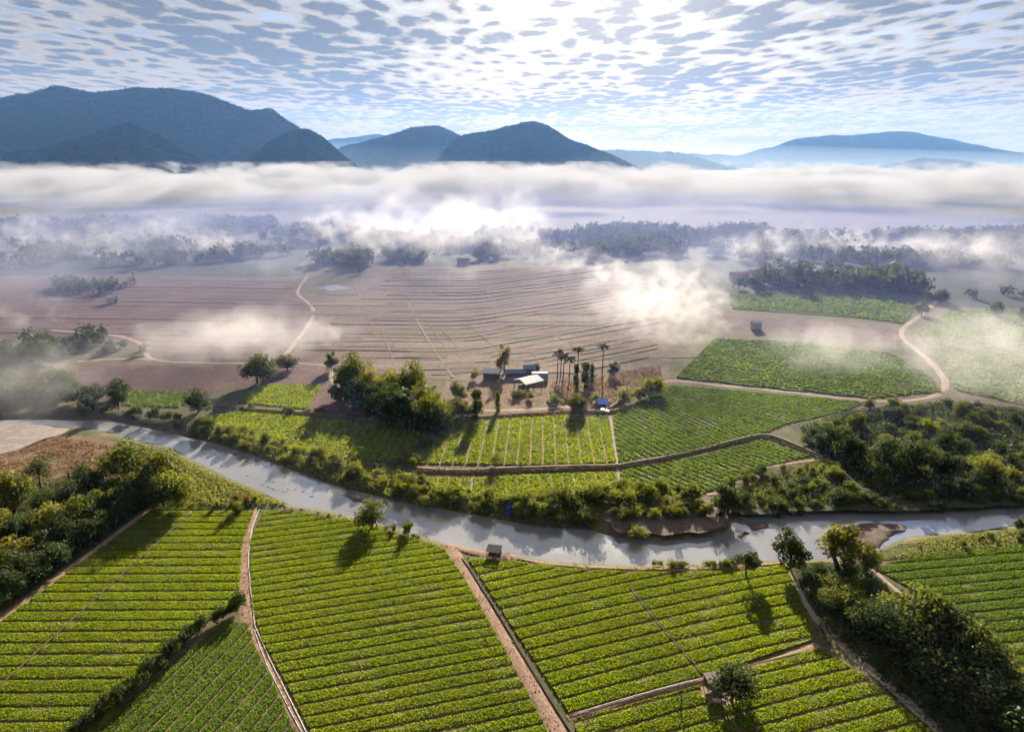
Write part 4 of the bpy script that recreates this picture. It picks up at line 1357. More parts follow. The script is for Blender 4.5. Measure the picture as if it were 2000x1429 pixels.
belt([(150, 812), (240, 818), (330, 836), (400, 855)], 26, (1, 6), (1.5, 3.6), ['leafdark', 'leaf'], 'hazy dark bush on the far bank at the river bend', 'far bank bushes at the bend', 7, name='bend_bush', cat='bush')
belt([(-40, 760), (40, 770), (120, 790), (200, 800)], 26, (-3, 14), (3.0, 6.5), ['leafdark'], 'misty dark tree shape beyond the sandy bank', 'misty trees beyond the sandy bank', 8, name='misty_tree', cat='tree')
belt([(-60, 720), (30, 715), (110, 705)], 22, (-4, 16), (3.5, 6.5), ['leafdark'], 'blue misty tree at the left edge above the river', 'blue misty trees at the left edge', 9, name='misty_tree', cat='tree')
belt([(120, 700), (200, 690), (290, 692)], 12, (-2, 10), (2, 3.6), ['leafdark'], 'hazy bush inside the loop of the pale track', 'bushes inside the track loop', 10, name='track_bush', cat='bush')
belt([(780, 915), (800, 895), (830, 865), (868, 835)], 24, (-2.5, 2.5), (1.3, 2.6), bl, 'bush of the strip between the two far bank fields', 'bushes between the far bank fields', 11, name='field_edge_bush', cat='bush')
belt([(1280, 1104), (1350, 1105), (1440, 1102)], 16, (-0.5, 1.2), (0.8, 1.6), ['leaf', 'bushleaf'], 'low shrub on the near bank left of the round dark tree', 'near bank shrubs', 12, name='low_shrub', cat='bush')
belt([(470, 802), (560, 808), (650, 814), (760, 828)], 22, (-1, 2.5), (1.0, 2.2), ['leaf', 'leafdark'], 'bush along the dike behind the striped field', 'bushes on the striped field dike', 13, name='dike_bush', cat='bush')
belt([(1820, 1046), (1900, 1040), (2000, 1030)], 10, (-5, -1), (0.7, 1.4), ['leaf', 'bushleaf'], 'low green clump on the weedy right bank', 'clumps on the weedy right bank', 14, name='weed_clump', cat='bush')
belt([(560, 990), (620, 997), (690, 1010), (830, 1050)], 12, (-1.6, -0.6), (0.5, 1.0), ['leaf', 'drygrass'], 'low weed on the near bank edge above the large crop field', 'weeds on the near bank edge', 15, name='weed_clump', cat='bush')
belt([(1290, 750), (1262, 762), (1230, 778)], 8, (-1.5, 1.5), (1.2, 2.4), ['bushleaf', 'leaf'], 'hazy bush on the bank right of the farmyard', 'bushes right of the farmyard', 16, name='yard_bush', cat='bush')
tree('bush', 'leafdark', 1988, 1036, 1012, 'dark bush at the right picture edge on the near bank', wide=1.0)
tree('bush', 'bushleaf', 1243, 1042, 1018, 'rounded bright bush standing on the pebbly beach', wide=1.3)


# --- grass tufts, banana plants, palms, dead trees
def blades(seed, n, h, w, lean, mat, name):
    r = np.random.default_rng(seed)
    V = []; F = []
    for k in range(n):
        an = r.uniform(0, 2 * pi); hh = h * r.uniform(0.6, 1.0); ln = lean * hh * r.uniform(0.4, 1.0)
        p = np.array((r.normal() * h * 0.08, r.normal() * h * 0.08, 0)); d = np.array((cos(an), sin(an), 0)); s = np.array((-sin(an), cos(an), 0)) * w
        b = len(V)
        V += [p - s, p + s, p + d * ln * 0.35 + np.array((0, 0, hh * 0.65)) + s * 0.8, p + d * ln * 0.35 + np.array((0, 0, hh * 0.65)) - s * 0.8, p + d * ln + np.array((0, 0, hh))]
        F += [(b, b + 1, b + 2, b + 3), (b + 3, b + 2, b + 4)]
    return MB().add(V, F).mesh(name, mat)


tuft = blades(3, 90, 2.4, 0.05, 0.7, M['grass'], 'grass_tuft')
dry_tuft = blades(4, 90, 2.6, 0.05, 0.6, M['drygrass'], 'grass_tuft')
for px, py, s, me_, lab in ((425, 990, 1.0, tuft, 'tall golden grass tuft left of the near bank bush'), (482, 985, 1.2, dry_tuft, 'dry plume grass tuft at the top of the footpath'), (500, 978, 0.9, tuft, 'green grass tuft behind the dry plume grass'),
                            (462, 978, 0.9, dry_tuft, 'second dry grass tuft near the top of the footpath')):
    g = G(px, py); tag(link('grass_tuft', me_, None, (g[0], g[1], 0), 0.4, s), lab, 'grass')
tree('bush', 'leaf', 462, 1003, 980, 'dark green bush left of the top of the footpath', wide=0.9)

leafb = blades(8, 16, 3.4, 0.28, 0.75, M['grass'], 'banana_leaves')
for px, py, s, lab in ((1968, 1318, 1.0, 'banana plant at the right end of the hedge'), (1992, 1330, 0.9, 'banana plant at the right picture edge')):
    g = G(px, py); o = empty('banana_plant', (g[0], g[1], 0), 0.3, s)
    link('leaves', leafb, o)
    MB().tube([(0, 0, -0.1), (0.05, 0, 1.2), (0.02, 0, 1.8)], [0.16, 0.13, 0.08], 7).build('stem', M['palebark'], o)
    tag(o, lab, 'banana plant')


def frond_mesh(L=2.9, n=9):
    V = []; F = []
    for k in range(n + 1):
        t = k / n
        x = L * t * (1 - 0.18 * t); z = 0.75 * t - 1.55 * t * t
        wd = 0.42 * sin(pi * min(1, 0.12 + t * 0.9)) + 0.03
        V += [(x, 0, z), (x - 0.12, wd, z - 0.22 * (0.4 + t)), (x - 0.12, -wd, z - 0.22 * (0.4 + t))]
    for k in range(n):
        a = 3 * k; b = a + 3
        # leaflets: gaps on every second piece
        F.append((a, b, b + 1, a + 1)); F.append((a, a + 2, b + 2, b))
    return MB().add(V, F).mesh('frond', M['palm'])


FROND = frond_mesh()


def palm(px, base_, top_, label):
    g = G(px, base_); h = hpx(base_, base_ - top_) - 1.0
    o = empty('palm_tree', (g[0], g[1], gz(g[0], g[1])), VR.uniform(0, 6))
    ln = VR.uniform(-0.4, 0.4)
    MB().tube([(0, 0, -0.1), (ln * 0.3, 0, h * 0.35), (ln * 0.7, 0, h * 0.7), (ln, 0, h)], [0.24, 0.18, 0.15, 0.13], 7).build('trunk', M['palebark'], o)
    for k in range(16):
        f = link('frond', FROND, o, (ln, 0, h))
        f.rotation_euler = (VR.uniform(-.15, .15), VR.uniform(-0.75, 0.35), 2 * pi * k / 16 + VR.uniform(-.15, .15))
        s = VR.uniform(0.75, 1.05); f.scale = (s, s, s)
    tag(o, label, 'palm tree')


for px, b_, t_, lab in ((1089, 737, 682, 'tall palm at the left end of the palm row'), (1100, 738, 690, 'second palm from the left in the row'), (1112, 741, 696, 'short palm in the middle of the row'),
                        (1128, 748, 678, 'tallest palm of the row above the dark narrow tree'), (1176, 730, 672, 'single tall palm standing right of the pillar trees'), (1095, 733, 692, 'palm partly behind the left pair')):
    palm(px, b_, t_, lab)


def bare_tree(px, base_, top_, label, seed):
    r = np.random.default_rng(seed); g = G(px, base_); h = hpx(base_, base_ - top_)
    o = empty('bare_tree', (g[0], g[1], 0))
    MB().tube([(0, 0, -0.1), (0.03 * h, 0, h * 0.4), (0.0, 0.02 * h, h * 0.75)], [0.09, 0.07, 0.04], 6).build('trunk', M['bark'], o)
    m = MB()
    for k in range(16):
        a = r.uniform(0, 2 * pi); z0 = h * r.uniform(0.3, 0.75); l = h * r.uniform(0.2, 0.42)
        p0 = np.array((0.01 * h, 0, z0)); p2 = p0 + np.array((cos(a) * l * .6, sin(a) * l * .6, l * .8)); p1 = (p0 + p2) / 2 + np.array((cos(a), sin(a), -0.3)) * l * 0.12
        m.tube([p0, p1, p2], [0.035, 0.025, 0.01], 4)
        for q in range(2):
            a2 = a + r.uniform(-1, 1); m.tube([p1, p1 + np.array((cos(a2), sin(a2), 0.9)) * l * 0.35], [0.018, 0.006], 4)
    m.build('branches', M['bark'], o)
    tag(o, label, 'tree')


bare_tree(1328, 1388, 1340, 'small bare tree standing in the crops left of the hut', 5)

# --- uncountable cover: bank grass, scrub, far woods
def scatter(name, px, per_m2, size, hmax, mat, label, seed, thr=0.35, vertical=0.8, poly=None):
    r = np.random.default_rng(seed)
    P = np.array([G2(p) for p in px])
    XY = rand_in_poly(P, int(poly_area(P) * per_m2), seed)
    g = fbm(XY[:, 0] * 0.25, XY[:, 1] * 0.25, seed, 3)
    XY = XY[g + r.random(len(XY)) * 0.15 > thr]
    z = ground_z(XY) if XY[:, 1].max() < 320 and np.abs(XY[:, 0]).max() < 330 else np.zeros(len(XY))
    ok = z > -1.15
    XY, z = XY[ok], z[ok]
    C = np.column_stack([XY, z + hmax * (0.2 + 0.8 * r.random(len(XY)))])
    V, F = leaf_quads(C, np.full(len(XY), size), np.tile((0, 0, 0.6), (len(XY), 1)), 1.2, r)
    o = link(name, mesh_np(name, V, F, [M[mat]]))
    tag(o, label, 'grass' if 'grass' in name else 'scrub', kind='stuff')


scatter('bank_grass', [(345, 895), (430, 934), (515, 968), (556, 986), (505, 990), (310, 988), (295, 962)], 14, 0.5, 0.8, 'grass', 'long bright grass on the bank between grove and river', 1, 0.30)
scatter('bank_grass', [(395, 860), (560, 910), (800, 980), (1150, 1030), (1200, 985), (1060, 985), (980, 992), (830, 955), (780, 910), (600, 892), (420, 845)], 9, 0.55, 0.7, 'bushleaf', 'rough green growth beneath the far bank bushes', 2, 0.25)
scatter('bank_grass', [(1395, 975), (1480, 930), (1600, 900), (1700, 985), (2050, 965), (2050, 985), (1700, 1000), (1420, 1004)], 7, 0.6, 0.7, 'leaf', 'rough dark growth on the far bank below the thicket', 3, 0.25)
scatter('bank_grass', [(1690, 1096), (1760, 1060), (1900, 1043), (2060, 1028), (2060, 1056), (1900, 1074), (1790, 1088)], 10, 0.4, 0.5, 'grass', 'patchy grass on the right near bank', 4, 0.45)
scatter('bank_grass', [(560, 988), (690, 1010), (870, 1062), (1000, 1086), (1250, 1106), (1500, 1096), (1530, 1102), (1400, 1112), (1250, 1114), (1000, 1094), (860, 1070), (690, 1018), (560, 998)], 10, 0.35, 0.4, 'grass', 'thin grass fringe along the near riverbank', 5, 0.48)
scatter('scrub', [(1075, 745), (1290, 715), (1295, 765), (1200, 790), (1140, 792), (1075, 785)], 4, 0.6, 0.5, 'drygrass', 'rusty dry scrub right of the white shed', 6, 0.4)
scatter('scrub', [(-60, 900), (0, 893), (110, 852), (340, 892), (290, 960), (60, 995), (-60, 1010)], 6, 0.5, 0.4, 'drygrass', 'reddish dry scrub behind the left grove', 7, 0.45)
scatter('scrub', [(1560, 1105), (1690, 1105), (1900, 1330), (2000, 1445), (1850, 1445), (1700, 1310), (1600, 1225)], 9, 0.5, 0.5, 'leafdark', 'dark weeds covering the ground under the lower right hedge', 8, 0.3)
scatter('scrub', [(1560, 835), (1660, 803), (1850, 786), (2060, 806), (2060, 960), (1850, 985), (1640, 965), (1600, 905)], 5, 0.8, 0.8, 'leafdark', 'low dark growth covering the floor of the right thicket', 9, 0.25)
scatter('scrub', [(-60, 970), (150, 935), (290, 968), (288, 990), (0, 1195), (-60, 1240)], 8, 0.5, 0.6, 'leafdark', 'dark undergrowth covering the floor of the left grove', 10, 0.25)
scatter('bank_grass', [(492, 1000), (498, 1180), (520, 1260), (600, 1440), (575, 1440), (505, 1290), (470, 1190), (470, 1060)], 5, 0.3, 0.25, 'drygrass', 'withered grass along the narrow footpath', 11, 0.5)
scatter('bank_grass', [(1570, 1180), (1640, 1240), (1860, 1440), (1830, 1440), (1690, 1315), (1590, 1245)], 6, 0.35, 0.3, 'leaf', 'ragged grass along the stony path', 12, 0.45)

for q_, w_, mt_, lab_, sd_ in (([(812, 916), (900, 919), (1010, 916), (1110, 912), (1206, 910), (1206, 916), (1110, 919), (1010, 924), (900, 926), (812, 924)], 12, 'drygrass', 'dry grass on the dike between the light green fields', 21),
                               ([(1206, 909), (1300, 892), (1400, 869), (1490, 849), (1605, 892), (1605, 898), (1490, 857), (1400, 877), (1300, 899), (1206, 916)], 12, 'leafdark', 'dark grass on the dike running up to the thicket', 22),
                               ([(470, 796), (640, 808), (832, 832), (832, 840), (640, 816), (470, 804)], 10, 'leaf', 'rough grass on the dike behind the striped field', 23),
                               ([(870, 816), (1000, 808), (1100, 802), (1200, 800), (1200, 808), (1100, 811), (1000, 816), (870, 825)], 9, 'drygrass', 'withered grass on the bank below the farm road', 24),
                               ([(860, 750), (950, 750), (1080, 742), (1080, 790), (950, 798), (870, 815)], 2.2, 'drygrass', 'dry weeds scattered over the farmyard', 25),
                               ([(870, 1062), (915, 1075), (1110, 1445), (1060, 1445), (880, 1090)], 1.6, 'drygrass', 'withered tufts along the edges of the cart track', 26)):
    scatter('bank_grass' if 'grass' in lab_ or 'tufts' in lab_ else 'scrub', q_, w_, 0.45 if w_ > 3 else 0.3, 0.75 if w_ > 3 else 0.3, mt_, lab_, sd_, 0.32)


def far_wood(px, n, h, seed, label, mat='leafdark'):
    r = np.random.default_rng(seed)
    P = np.array([G2(p) for p in px])
    XY = rand_in_poly(P, int(n * 2.2), seed)
    g = fbm(XY[:, 0] * 0.02, XY[:, 1] * 0.02, seed, 3)
    XY = XY[np.argsort(-(g + 0.25 * r.random(len(XY))))][:n]
    m = 46
    hh = h * (0.55 + 0.8 * r.random(n))
    d = r.normal(size=(n, m, 3)); d /= np.linalg.norm(d, axis=2)[..., None]
    rad = 0.5 + 0.5 * r.random((n, m, 1))
    C = np.zeros((n, m, 3)); C[..., :2] = XY[:, None, :]
    lump = 1 + 0.3 * r.normal(size=(n, m, 1))
    C += d * rad * lump * np.stack([hh * 0.45, hh * 0.45, hh * 0.45], 1)[:, None, :]
    C[..., 2] += hh[:, None] * 0.5
    V, F = leaf_quads(C.reshape(-1, 3), np.repeat(hh * 0.34, m), d.reshape(-1, 3), 0.8, r)
    o = link('far_wood', mesh_np('far_wood', V, F, [M[mat]]))
    tag(o, label, 'wood', kind='stuff')


far_wood([(-200, 440), (540, 436), (560, 500), (300, 522), (-200, 535)], 1100, 9, 1, 'blue misty woods and orchards of the far village at the left')
far_wood([(530, 448), (720, 452), (720, 535), (640, 540), (600, 500), (545, 490)], 300, 9, 2, 'dark blue wood behind the shining pond')
far_wood([(1040, 452), (1500, 452), (1520, 512), (1300, 520), (1100, 508)], 800, 9, 3, 'dark blue woods below the fog right of the ragged cloud')
far_wood([(1500, 470), (2200, 452), (2200, 540), (1850, 520), (1560, 520)], 800, 9, 4, 'misty woods along the foot of the fog at the right')
far_wood([(1430, 530), (1700, 530), (1790, 560), (1800, 578), (1560, 565), (1440, 565)], 110, 9, 5, 'trees round the far hamlet at the right')
far_wood([(1690, 556), (1765, 550), (1768, 572), (1700, 574)], 26, 10, 6, 'dense dark clump of trees behind the far green field')
far_wood([(110, 560), (210, 558), (330, 552), (320, 566), (200, 572), (110, 576)], 34, 6, 7, 'low blue tree line in the left ploughed ground')
far_wood([(720, 460), (1040, 455), (1060, 505), (760, 515)], 300, 8, 8, 'dim trees seen through the ragged cloud')
far_wood([(1840, 572), (2000, 578), (2200, 590), (2200, 600), (1850, 590)], 26, 5, 9, 'thin hedge line across the misty right fields')
far_wood([(40, 655), (160, 650), (230, 660), (150, 690), (60, 690)], 40, 5, 10, 'misty scrub wood inside the bend of the left track')

# ------------------------------------------------------------------ buildings
def house(px, py, w, d, h, rz, roofm, label, group=None, wallm='wall', detail=True, name='house'):
    g = G(px, py)
    o = empty(name, (g[0], g[1], 0), rz)
    wl = MB()
    x, y = w / 2, d / 2; rh = w * 0.26
    V = [(-x, -y, 0), (x, -y, 0), (x, y, 0), (-x, y, 0), (-x, -y, h), (x, -y, h), (x, y, h), (-x, y, h), (0, -y, h + rh), (0, y, h + rh)]
    wl.add(V, [(0, 1, 5, 8, 4), (2, 3, 7, 9, 6), (1, 2, 6, 5), (3, 0, 4, 7)]).build('wall', M[wallm], o)
    ov = 0.5; e = x + ov; sl = rh / x
    th = 0.12
    R = []
    for zz in (0.02, th):
        R += [(-e, -y - ov, h - ov * sl + zz), (0, -y - ov, h + rh + zz), (e, -y - ov, h - ov * sl + zz), (-e, y + ov, h - ov * sl + zz), (0, y + ov, h + rh + zz), (e, y + ov, h - ov * sl + zz)]
    MB().add(R, [(6, 7, 10, 9), (7, 8, 11, 10), (0, 3, 4, 1), (1, 4, 5, 2), (0, 1, 7, 6), (1, 2, 8, 7), (3, 9, 10, 4), (4, 10, 11, 5), (0, 6, 9, 3), (2, 5, 11, 8)]).build('roof', M[roofm], o)
    if detail:
        MB().box((-x * 0.35, -y - 0.02, 1.0), (1.0, 0.08, 2.0)).build('door', M['darkwall'], o)
        MB().box((x * 0.4, -y - 0.02, 1.6), (1.2, 0.08, 1.0)).build('window', M['glass'], o)
    tag(o, label, 'house', group)
    return o


hr_ = np.random.default_rng(9)
roofs = ['whiteroof', 'whiteroof', 'greyroof', 'redroof', 'bluegrey', 'brownroof']
for px, py, w_, rm, lab in ((8, 522, 15, 'redroof', 'red roofed white house at the far left edge in the mist'), (508, 484, 20, 'whiteroof', 'long pale roofed building of the far village, the largest one'),
                            (545, 483, 12, 'whiteroof', 'pale roofed house right of the longest village roof'), (520, 472, 12, 'whiteroof', 'pale roof just behind the longest village roof'),
                            (175, 505, 15, 'greyroof', 'pale house among the misty trees at the left'), (195, 500, 10, 'whiteroof', 'small white roof right of the pale misty house'),
                            (268, 516, 12, 'whiteroof', 'white roof below the left village mist'), (285, 515, 9, 'bluegrey', 'small bluish roof beside the white one below the left mist'),
                            (220, 592, 4.5, 'whiteroof', 'isolated pale hut roof in the left ploughed ground'), (1448, 548, 13, 'redroof', 'red roofed house of the far hamlet at the right'),
                            (1480, 542, 10, 'redroof', 'second red roof of the far hamlet'), (1520, 552, 11, 'wall', 'pale tall house of the far hamlet'), (1505, 536, 10, 'greyroof', 'grey roof behind the pale tall house'),
                            (1476, 643, 4, 'whiteroof', 'small white field hut on the brown strip'), (1135, 500, 9, 'whiteroof', 'white roof in the dark woods below the fog'),
                            (1270, 505, 12, 'whiteroof', 'pale roof at the right end of the dark woods'), (905, 517, 8, 'bluegrey', 'small blue roof under the ragged cloud'), (645, 510, 8, 'whiteroof', 'white roof in the wood behind the pond'),
                            (1330, 478, 10, 'whiteroof', 'pale roof in the misty gap right of centre'), (1660, 552, 10, 'greyroof', 'grey roof among the trees left of the dark clump'), (1735, 525, 10, 'redroof', 'reddish roof behind the dark clump of trees')):
    g = house(px, py, w_ * 0.6, w_, 3.2, pi / 2 + hr_.uniform(-.4, .4), rm, lab)
for k in range(34):
    px = hr_.uniform(-20, 540) if k < 17 else hr_.uniform(1080, 1900); py = hr_.uniform(452, 512)
    house(px, py, hr_.uniform(5, 7.5), hr_.uniform(7, 13), 3.0, pi / 2 + hr_.uniform(-.8, .8), roofs[int(hr_.integers(6))],
          'small dim house among the misty woods of the far village', 'small houses of the far village', detail=False)

# pond with a bright surface
pond = smooth_line([G2(p) for p in [(618, 563), (632, 560), (645, 556), (660, 557), (668, 560), (683, 562), (672, 566), (658, 566), (648, 569), (634, 565), (618, 563)]], 1.5)
tag(link('pond', tri_fill('pond', pond[:-1], 0.06, M['water'])), 'small shining pond in front of the far wood', 'pond', kind='structure')


def part(parent, name, mat, *boxes):
    m = MB()
    for b in boxes:
        m.box(*b)
    return m.build(name, M[mat], parent)


def slab(parent, name, mat, pts, th=0.06):
    """thin sheet through four corner points"""
    P = np.array(pts, float); n = np.cross(P[1] - P[0], P[3] - P[0]); n = n / np.linalg.norm(n) * th
    return MB().add(np.vstack([P, P + n]), [(3, 2, 1, 0), (4, 5, 6, 7), (0, 1, 5, 4), (1, 2, 6, 5), (2, 3, 7, 6), (3, 0, 4, 7)]).build(name, M[mat], parent)


# open shed with white gable roof
g = G(1032, 756)
o = empty('open_shed', (g[0], g[1], 0.0), radians(38))
W, L, hz_, rd = 2.9, 3.8, 2.5, 1.0
slab(o, 'roof_sheet', 'whiteroof', [(-L, -W - .4, hz_ - .15), (L, -W - .4, hz_ - .15), (L, 0, hz_ + rd), (-L, 0, hz_ + rd)])
slab(o, 'roof_sheet', 'whiteroof', [(-L, 0.01, hz_ + rd), (L, 0.01, hz_ + rd), (L, W + .4, hz_ - .15), (-L, W + .4, hz_ - .15)])
for x in (-L + .4, 0, L - .4):
    for y in (-W, W):
        part(o, 'post', 'wood', ((x, y, hz_ / 2 - .05), (0.18, 0.18, hz_)))
    part(o, 'tie_beam', 'wood', ((x, 0, hz_ - .08), (0.12, 2 * W, 0.16)))
part(o, 'stored_stack', 'darkwall', ((-1.5, 0.5, 0.6), (3.0, 2.0, 1.2)))
tag(o, 'open farm shed with a bright white gable roof in the yard', 'shed')
house(960, 738, 3.2, 5.0, 2.4, radians(80), 'whiteroof', 'small white roofed shack at the left of the farmyard', wallm='darkwall', name='shack')
house(1006, 735, 2.6, 6.0, 1.8, radians(95), 'bluegrey', 'long low dark roofed shed behind the white shed', wallm='darkwall', name='long_shed')
house(1033, 733, 2.5, 3.0, 3.0, radians(90), 'bluegrey', 'small bluish hut between long shed and round roofed shed', wallm='darkwall', name='shack')
# round-roofed shed
g = G(1054, 742)
o = empty('round_roof_shed', (g[0], g[1], 0), radians(95))
V = []; F = []
for k in range(9):
    a = pi * k / 8
    for y in (-2.6, 2.6):
        V.append((1.9 * cos(a), y, 1.2 + 1.5 * sin(a)))
for k in range(8):
    F.append((2 * k, 2 * k + 1, 2 * k + 3, 2 * k + 2))
MB().add(V, F).build('roof', M['bluegrey'], o, True)
part(o, 'wall', 'greyroof', ((1.85, 0, .6), (.08, 5.2, 1.2)), ((-1.85, 0, .6), (.08, 5.2, 1.2)))
part(o, 'end_wall', 'greyroof', ((0, 2.5, 1.1), (3.6, .08, 2.2)))
tag(o, 'blue grey shed with a rounded roof right of the white shed', 'shed')

# blue-roofed shelter with a parked pickup under its front edge
g = G(1176, 800)
o = empty('blue_shelter', (g[0], g[1], 0), radians(8))
slab(o, 'roof_sheet', 'blueroof', [(-1.6, -1.7, 2.2), (1.6, -1.7, 2.2), (1.6, 1.5, 2.9), (-1.6, 1.5, 2.9)])
for x, y, z in ((-1.4, -1.5, 2.2), (1.4, -1.5, 2.2), (-1.4, 1.3, 2.8), (1.4, 1.3, 2.8)):
    part(o, 'post', 'wood', ((x, y, z / 2), (.12, .12, z)))
part(o, 'back_wall', 'darkwall', ((0, 1.35, 1.2), (2.8, .06, 2.4)))
part(o, 'platform', 'wood', ((0, 0.1, .5), (2.6, 2.2, .1)))
tag(o, 'small shelter with a bright blue roof beside the misty field', 'shelter')


def pickup(px, py, rz, label):
    g = G(px, py)
    o = empty('parked_pickup', (g[0], g[1], 0), rz, 0.78)
    V = [(-2.2, 0.45), (2.2, 0.45), (2.2, .95), (1.1, 1.05), (.6, 1.6), (-.5, 1.6), (-.7, 1.05), (-2.2, 1.0)]
    n = len(V); P = [(x, -.85, z) for x, z in V] + [(x, .85, z) for x, z in V]
    F = [tuple(range(n)), tuple(range(2 * n - 1, n - 1, -1))] + [(k, k + n, (k + 1) % n + n, (k + 1) % n) for k in range(n)]
    MB().add(P, F).build('body', M['white'], o)
    part(o, 'windscreen', 'glass', ((.86, 0, 1.33), (.05, 1.4, .55), 0, (0, -.72)))
    for s in (-1, 1):
        part(o, 'side_window', 'glass', ((.1, s * .86, 1.32), (.9, .03, .36)))
        part(o, 'headlight', 'pipe', ((2.21, s * .62, .78), (.04, .3, .18)))
        for x in (-1.4, 1.4):
            m = MB().tube([(x, s * .72, .36), (x, s * .93, .36)], .36, 12)
            wh = m.build('wheel', M['rubber'], o)
            MB().tube([(x, s * .935, .36), (x, s * .95, .36)], .2, 10).build('rim', M['pipe'], wh)
    part(o, 'cargo_bed', 'greyroof', ((-1.45, 0, 1.03), (1.3, 1.45, .06)))
    tag(o, label, 'pickup')


pickup(1177, 806, radians(175), 'white pickup parked in front of the blue roofed shelter')

# lean-to on the near bank
g = G(965, 1085)
o = empty('bank_lean_to', (g[0], g[1], 0), radians(-14))
slab(o, 'roof', 'thatch', [(-1.35, -.8, 1.15), (1.35, -.8, 1.15), (1.35, 0.9, 1.75), (-1.35, 0.9, 1.75)], .1)
for x, y, z in ((-1.2, -.6, 1.2), (1.2, -.6, 1.2), (-1.2, .7, 1.65), (1.2, .7, 1.65)):
    part(o, 'post', 'wood', ((x, y, z / 2), (.1, .1, z)))
part(o, 'bench', 'wood', ((0, .2, .45), (2.2, .7, .07)), ((-.9, .2, .2), (.08, .5, .45)), ((.9, .2, .2), (.08, .5, .45)))
part(o, 'back_screen', 'darkwall', ((0, .72, .8), (2.3, .05, 1.4)))
tag(o, 'low thatched lean-to with a bench on the near riverbank', 'shelter')
rr_ = np.random.default_rng(4)
g = G(990, 1084)
m = MB()
for k in range(26):
    a = rr_.uniform(0, 2 * pi); s = rr_.normal(size=2) * .3; l = rr_.uniform(.9, 2.0)
    p0 = np.array((s[0], s[1], 0)); p1 = p0 + np.array((cos(a) * l * .7, sin(a) * l * .5, rr_.uniform(.2, .9)))
    m.tube([p0, (p0 + p1) / 2 + np.array((0, 0, .12)), p1], [.03, .022, .008], 4)
b = m.build('brushwood', M['wood']); b.location = (g[0], g[1], gz(g[0], g[1]))
tag(b, 'heap of dry branches at the right of the thatched lean-to', 'branches')
for px, py, sx in ((957, 1092, 1.0), (973, 1094, 0.8)):
    g = G(px, py)
    b = MB().box((0, 0, .18), (.7, .4, .36)).box((.05, .02, .39), (.45, .3, .08)).build('sack', M['sack'])
    b.location = (g[0], g[1], .04); b.scale = (sx, sx, sx)
    tag(b, 'pale sack under the thatched lean-to, ' + ('left one' if sx == 1.0 else 'right one'), 'sack')

# small hut in the crops at the lower right
g = G(1397, 1352)
o = empty('field_hut', (g[0], g[1], 0), radians(12), 0.85)
slab(o, 'roof_sheet', 'thatch', [(-1.5, -.3, 2.05), (-.1, -.3, 2.05), (-.1, 1.7, 2.45), (-1.5, 1.7, 2.45)], .05)
slab(o, 'roof_sheet', 'thatch', [(-.08, -.3, 2.10), (1.3, -.3, 2.10), (1.3, 1.7, 2.50), (-.08, 1.7, 2.50)], .05)
slab(o, 'lower_roof', 'brownroof', [(-1.4, -1.6, 1.55), (1.3, -1.6, 1.55), (1.3, -.35, 2.0), (-1.4, -.35, 2.0)], .05)
for x in (-1.35, 1.2):
    for y, z in ((-1.4, 1.55), (0, 2.05), (1.5, 2.4)):
        part(o, 'post', 'wood', ((x, y, z / 2), (.1, .1, z)))
part(o, 'platform', 'wood', ((0, .3, .55), (2.5, 2.2, .08)))
part(o, 'back_wall', 'darkwall', ((0, 1.5, 1.35), (2.6, .05, 1.6)))
part(o, 'side_board', 'pipe', ((-1.52, -.4, 1.05), (.05, 2.2, .25), 0, (-.3, 0)))
tag(o, 'small field hut with weathered roof and open front at the lower right', 'hut')
g = G(1397, 1352)
for dx_, dy_, lab, s in ((-.3, -1.75, 'plump pale sack lying in front of the field hut', 1.0), (.55, -1.7, 'smaller white sack right of the plump one at the hut', .7)):
    b = MB().box((0, 0, .22), (1.0, .5, .44)).box((0, 0, .47), (.7, .35, .08)).build('sack', M['sack'] if s == 1 else M['white'])
    b.location = (g[0] + dx_, g[1] + dy_, .06); b.scale = (s, s, s)
    tag(b, lab, 'sack')
# bare earth under the hut
C_ = G2((1404, 1356)); an = np.linspace(0, 2 * pi, 28, endpoint=False)
ring = np.column_stack([C_[0] + 2.7 * np.cos(an), C_[1] + 2.2 * np.sin(an)]) + VR.normal(size=(28, 2)) * .4
tag(link('hut_ground', tri_fill('hut_ground', ring, 0.19, M['path'])), 'trodden earth patch under the field hut', 'ground', kind='structure')
for nm in ('field_hut',):
    bpy.data.objects[nm].location.z = 0.18

# white plastic sheet glimpsed in the left grove
g = G(105, 1040)
o = empty('grove_shelter', (g[0], g[1], 0), radians(20))
slab(o, 'roof_sheet', 'whiteroof', [(-2.4, -1.5, 3.6), (2.4, -1.5, 3.6), (2.4, 1.5, 4.3), (-2.4, 1.5, 4.3)])
for x in (-2.2, 2.2):
    for y, z in ((-1.3, 3.6), (1.3, 4.2)):
        part(o, 'post', 'wood', ((x, y, z / 2), (.12, .12, z)))
tag(o, 'white roof of a shelter half hidden among the left grove trees', 'shelter')

# blue raft pumps on the river, barrel
def pump_raft(px, py, z, rz, label, s=1.0):
    g = G(px, py, z)
    o = empty('pump_raft', (g[0], g[1], z), rz, s)
    MB().box((0, 0, .25), (2.2, 1.2, .3)).build('deck', M['blue'], o)
    for y in (-.45, .45):
        MB().tube([(-1.2, y, .1), (1.2, y, .1)], .2, 10).build('float', M['blue'], o)
    MB().box((.2, 0, .6), (.7, .5, .45)).build('engine', M['darkpipe'], o)
    slab(o, 'cover', 'blueroof', [(-.9, -.6, 1.2), (.9, -.6, 1.2), (.9, .6, 1.35), (-.9, .6, 1.35)], .04)
    for x in (-.8, .8):
        MB().box((x, 0, .8), (.06, .06, .9)).build('pole', M['wood'], o)
    tag(o, label, 'pump')


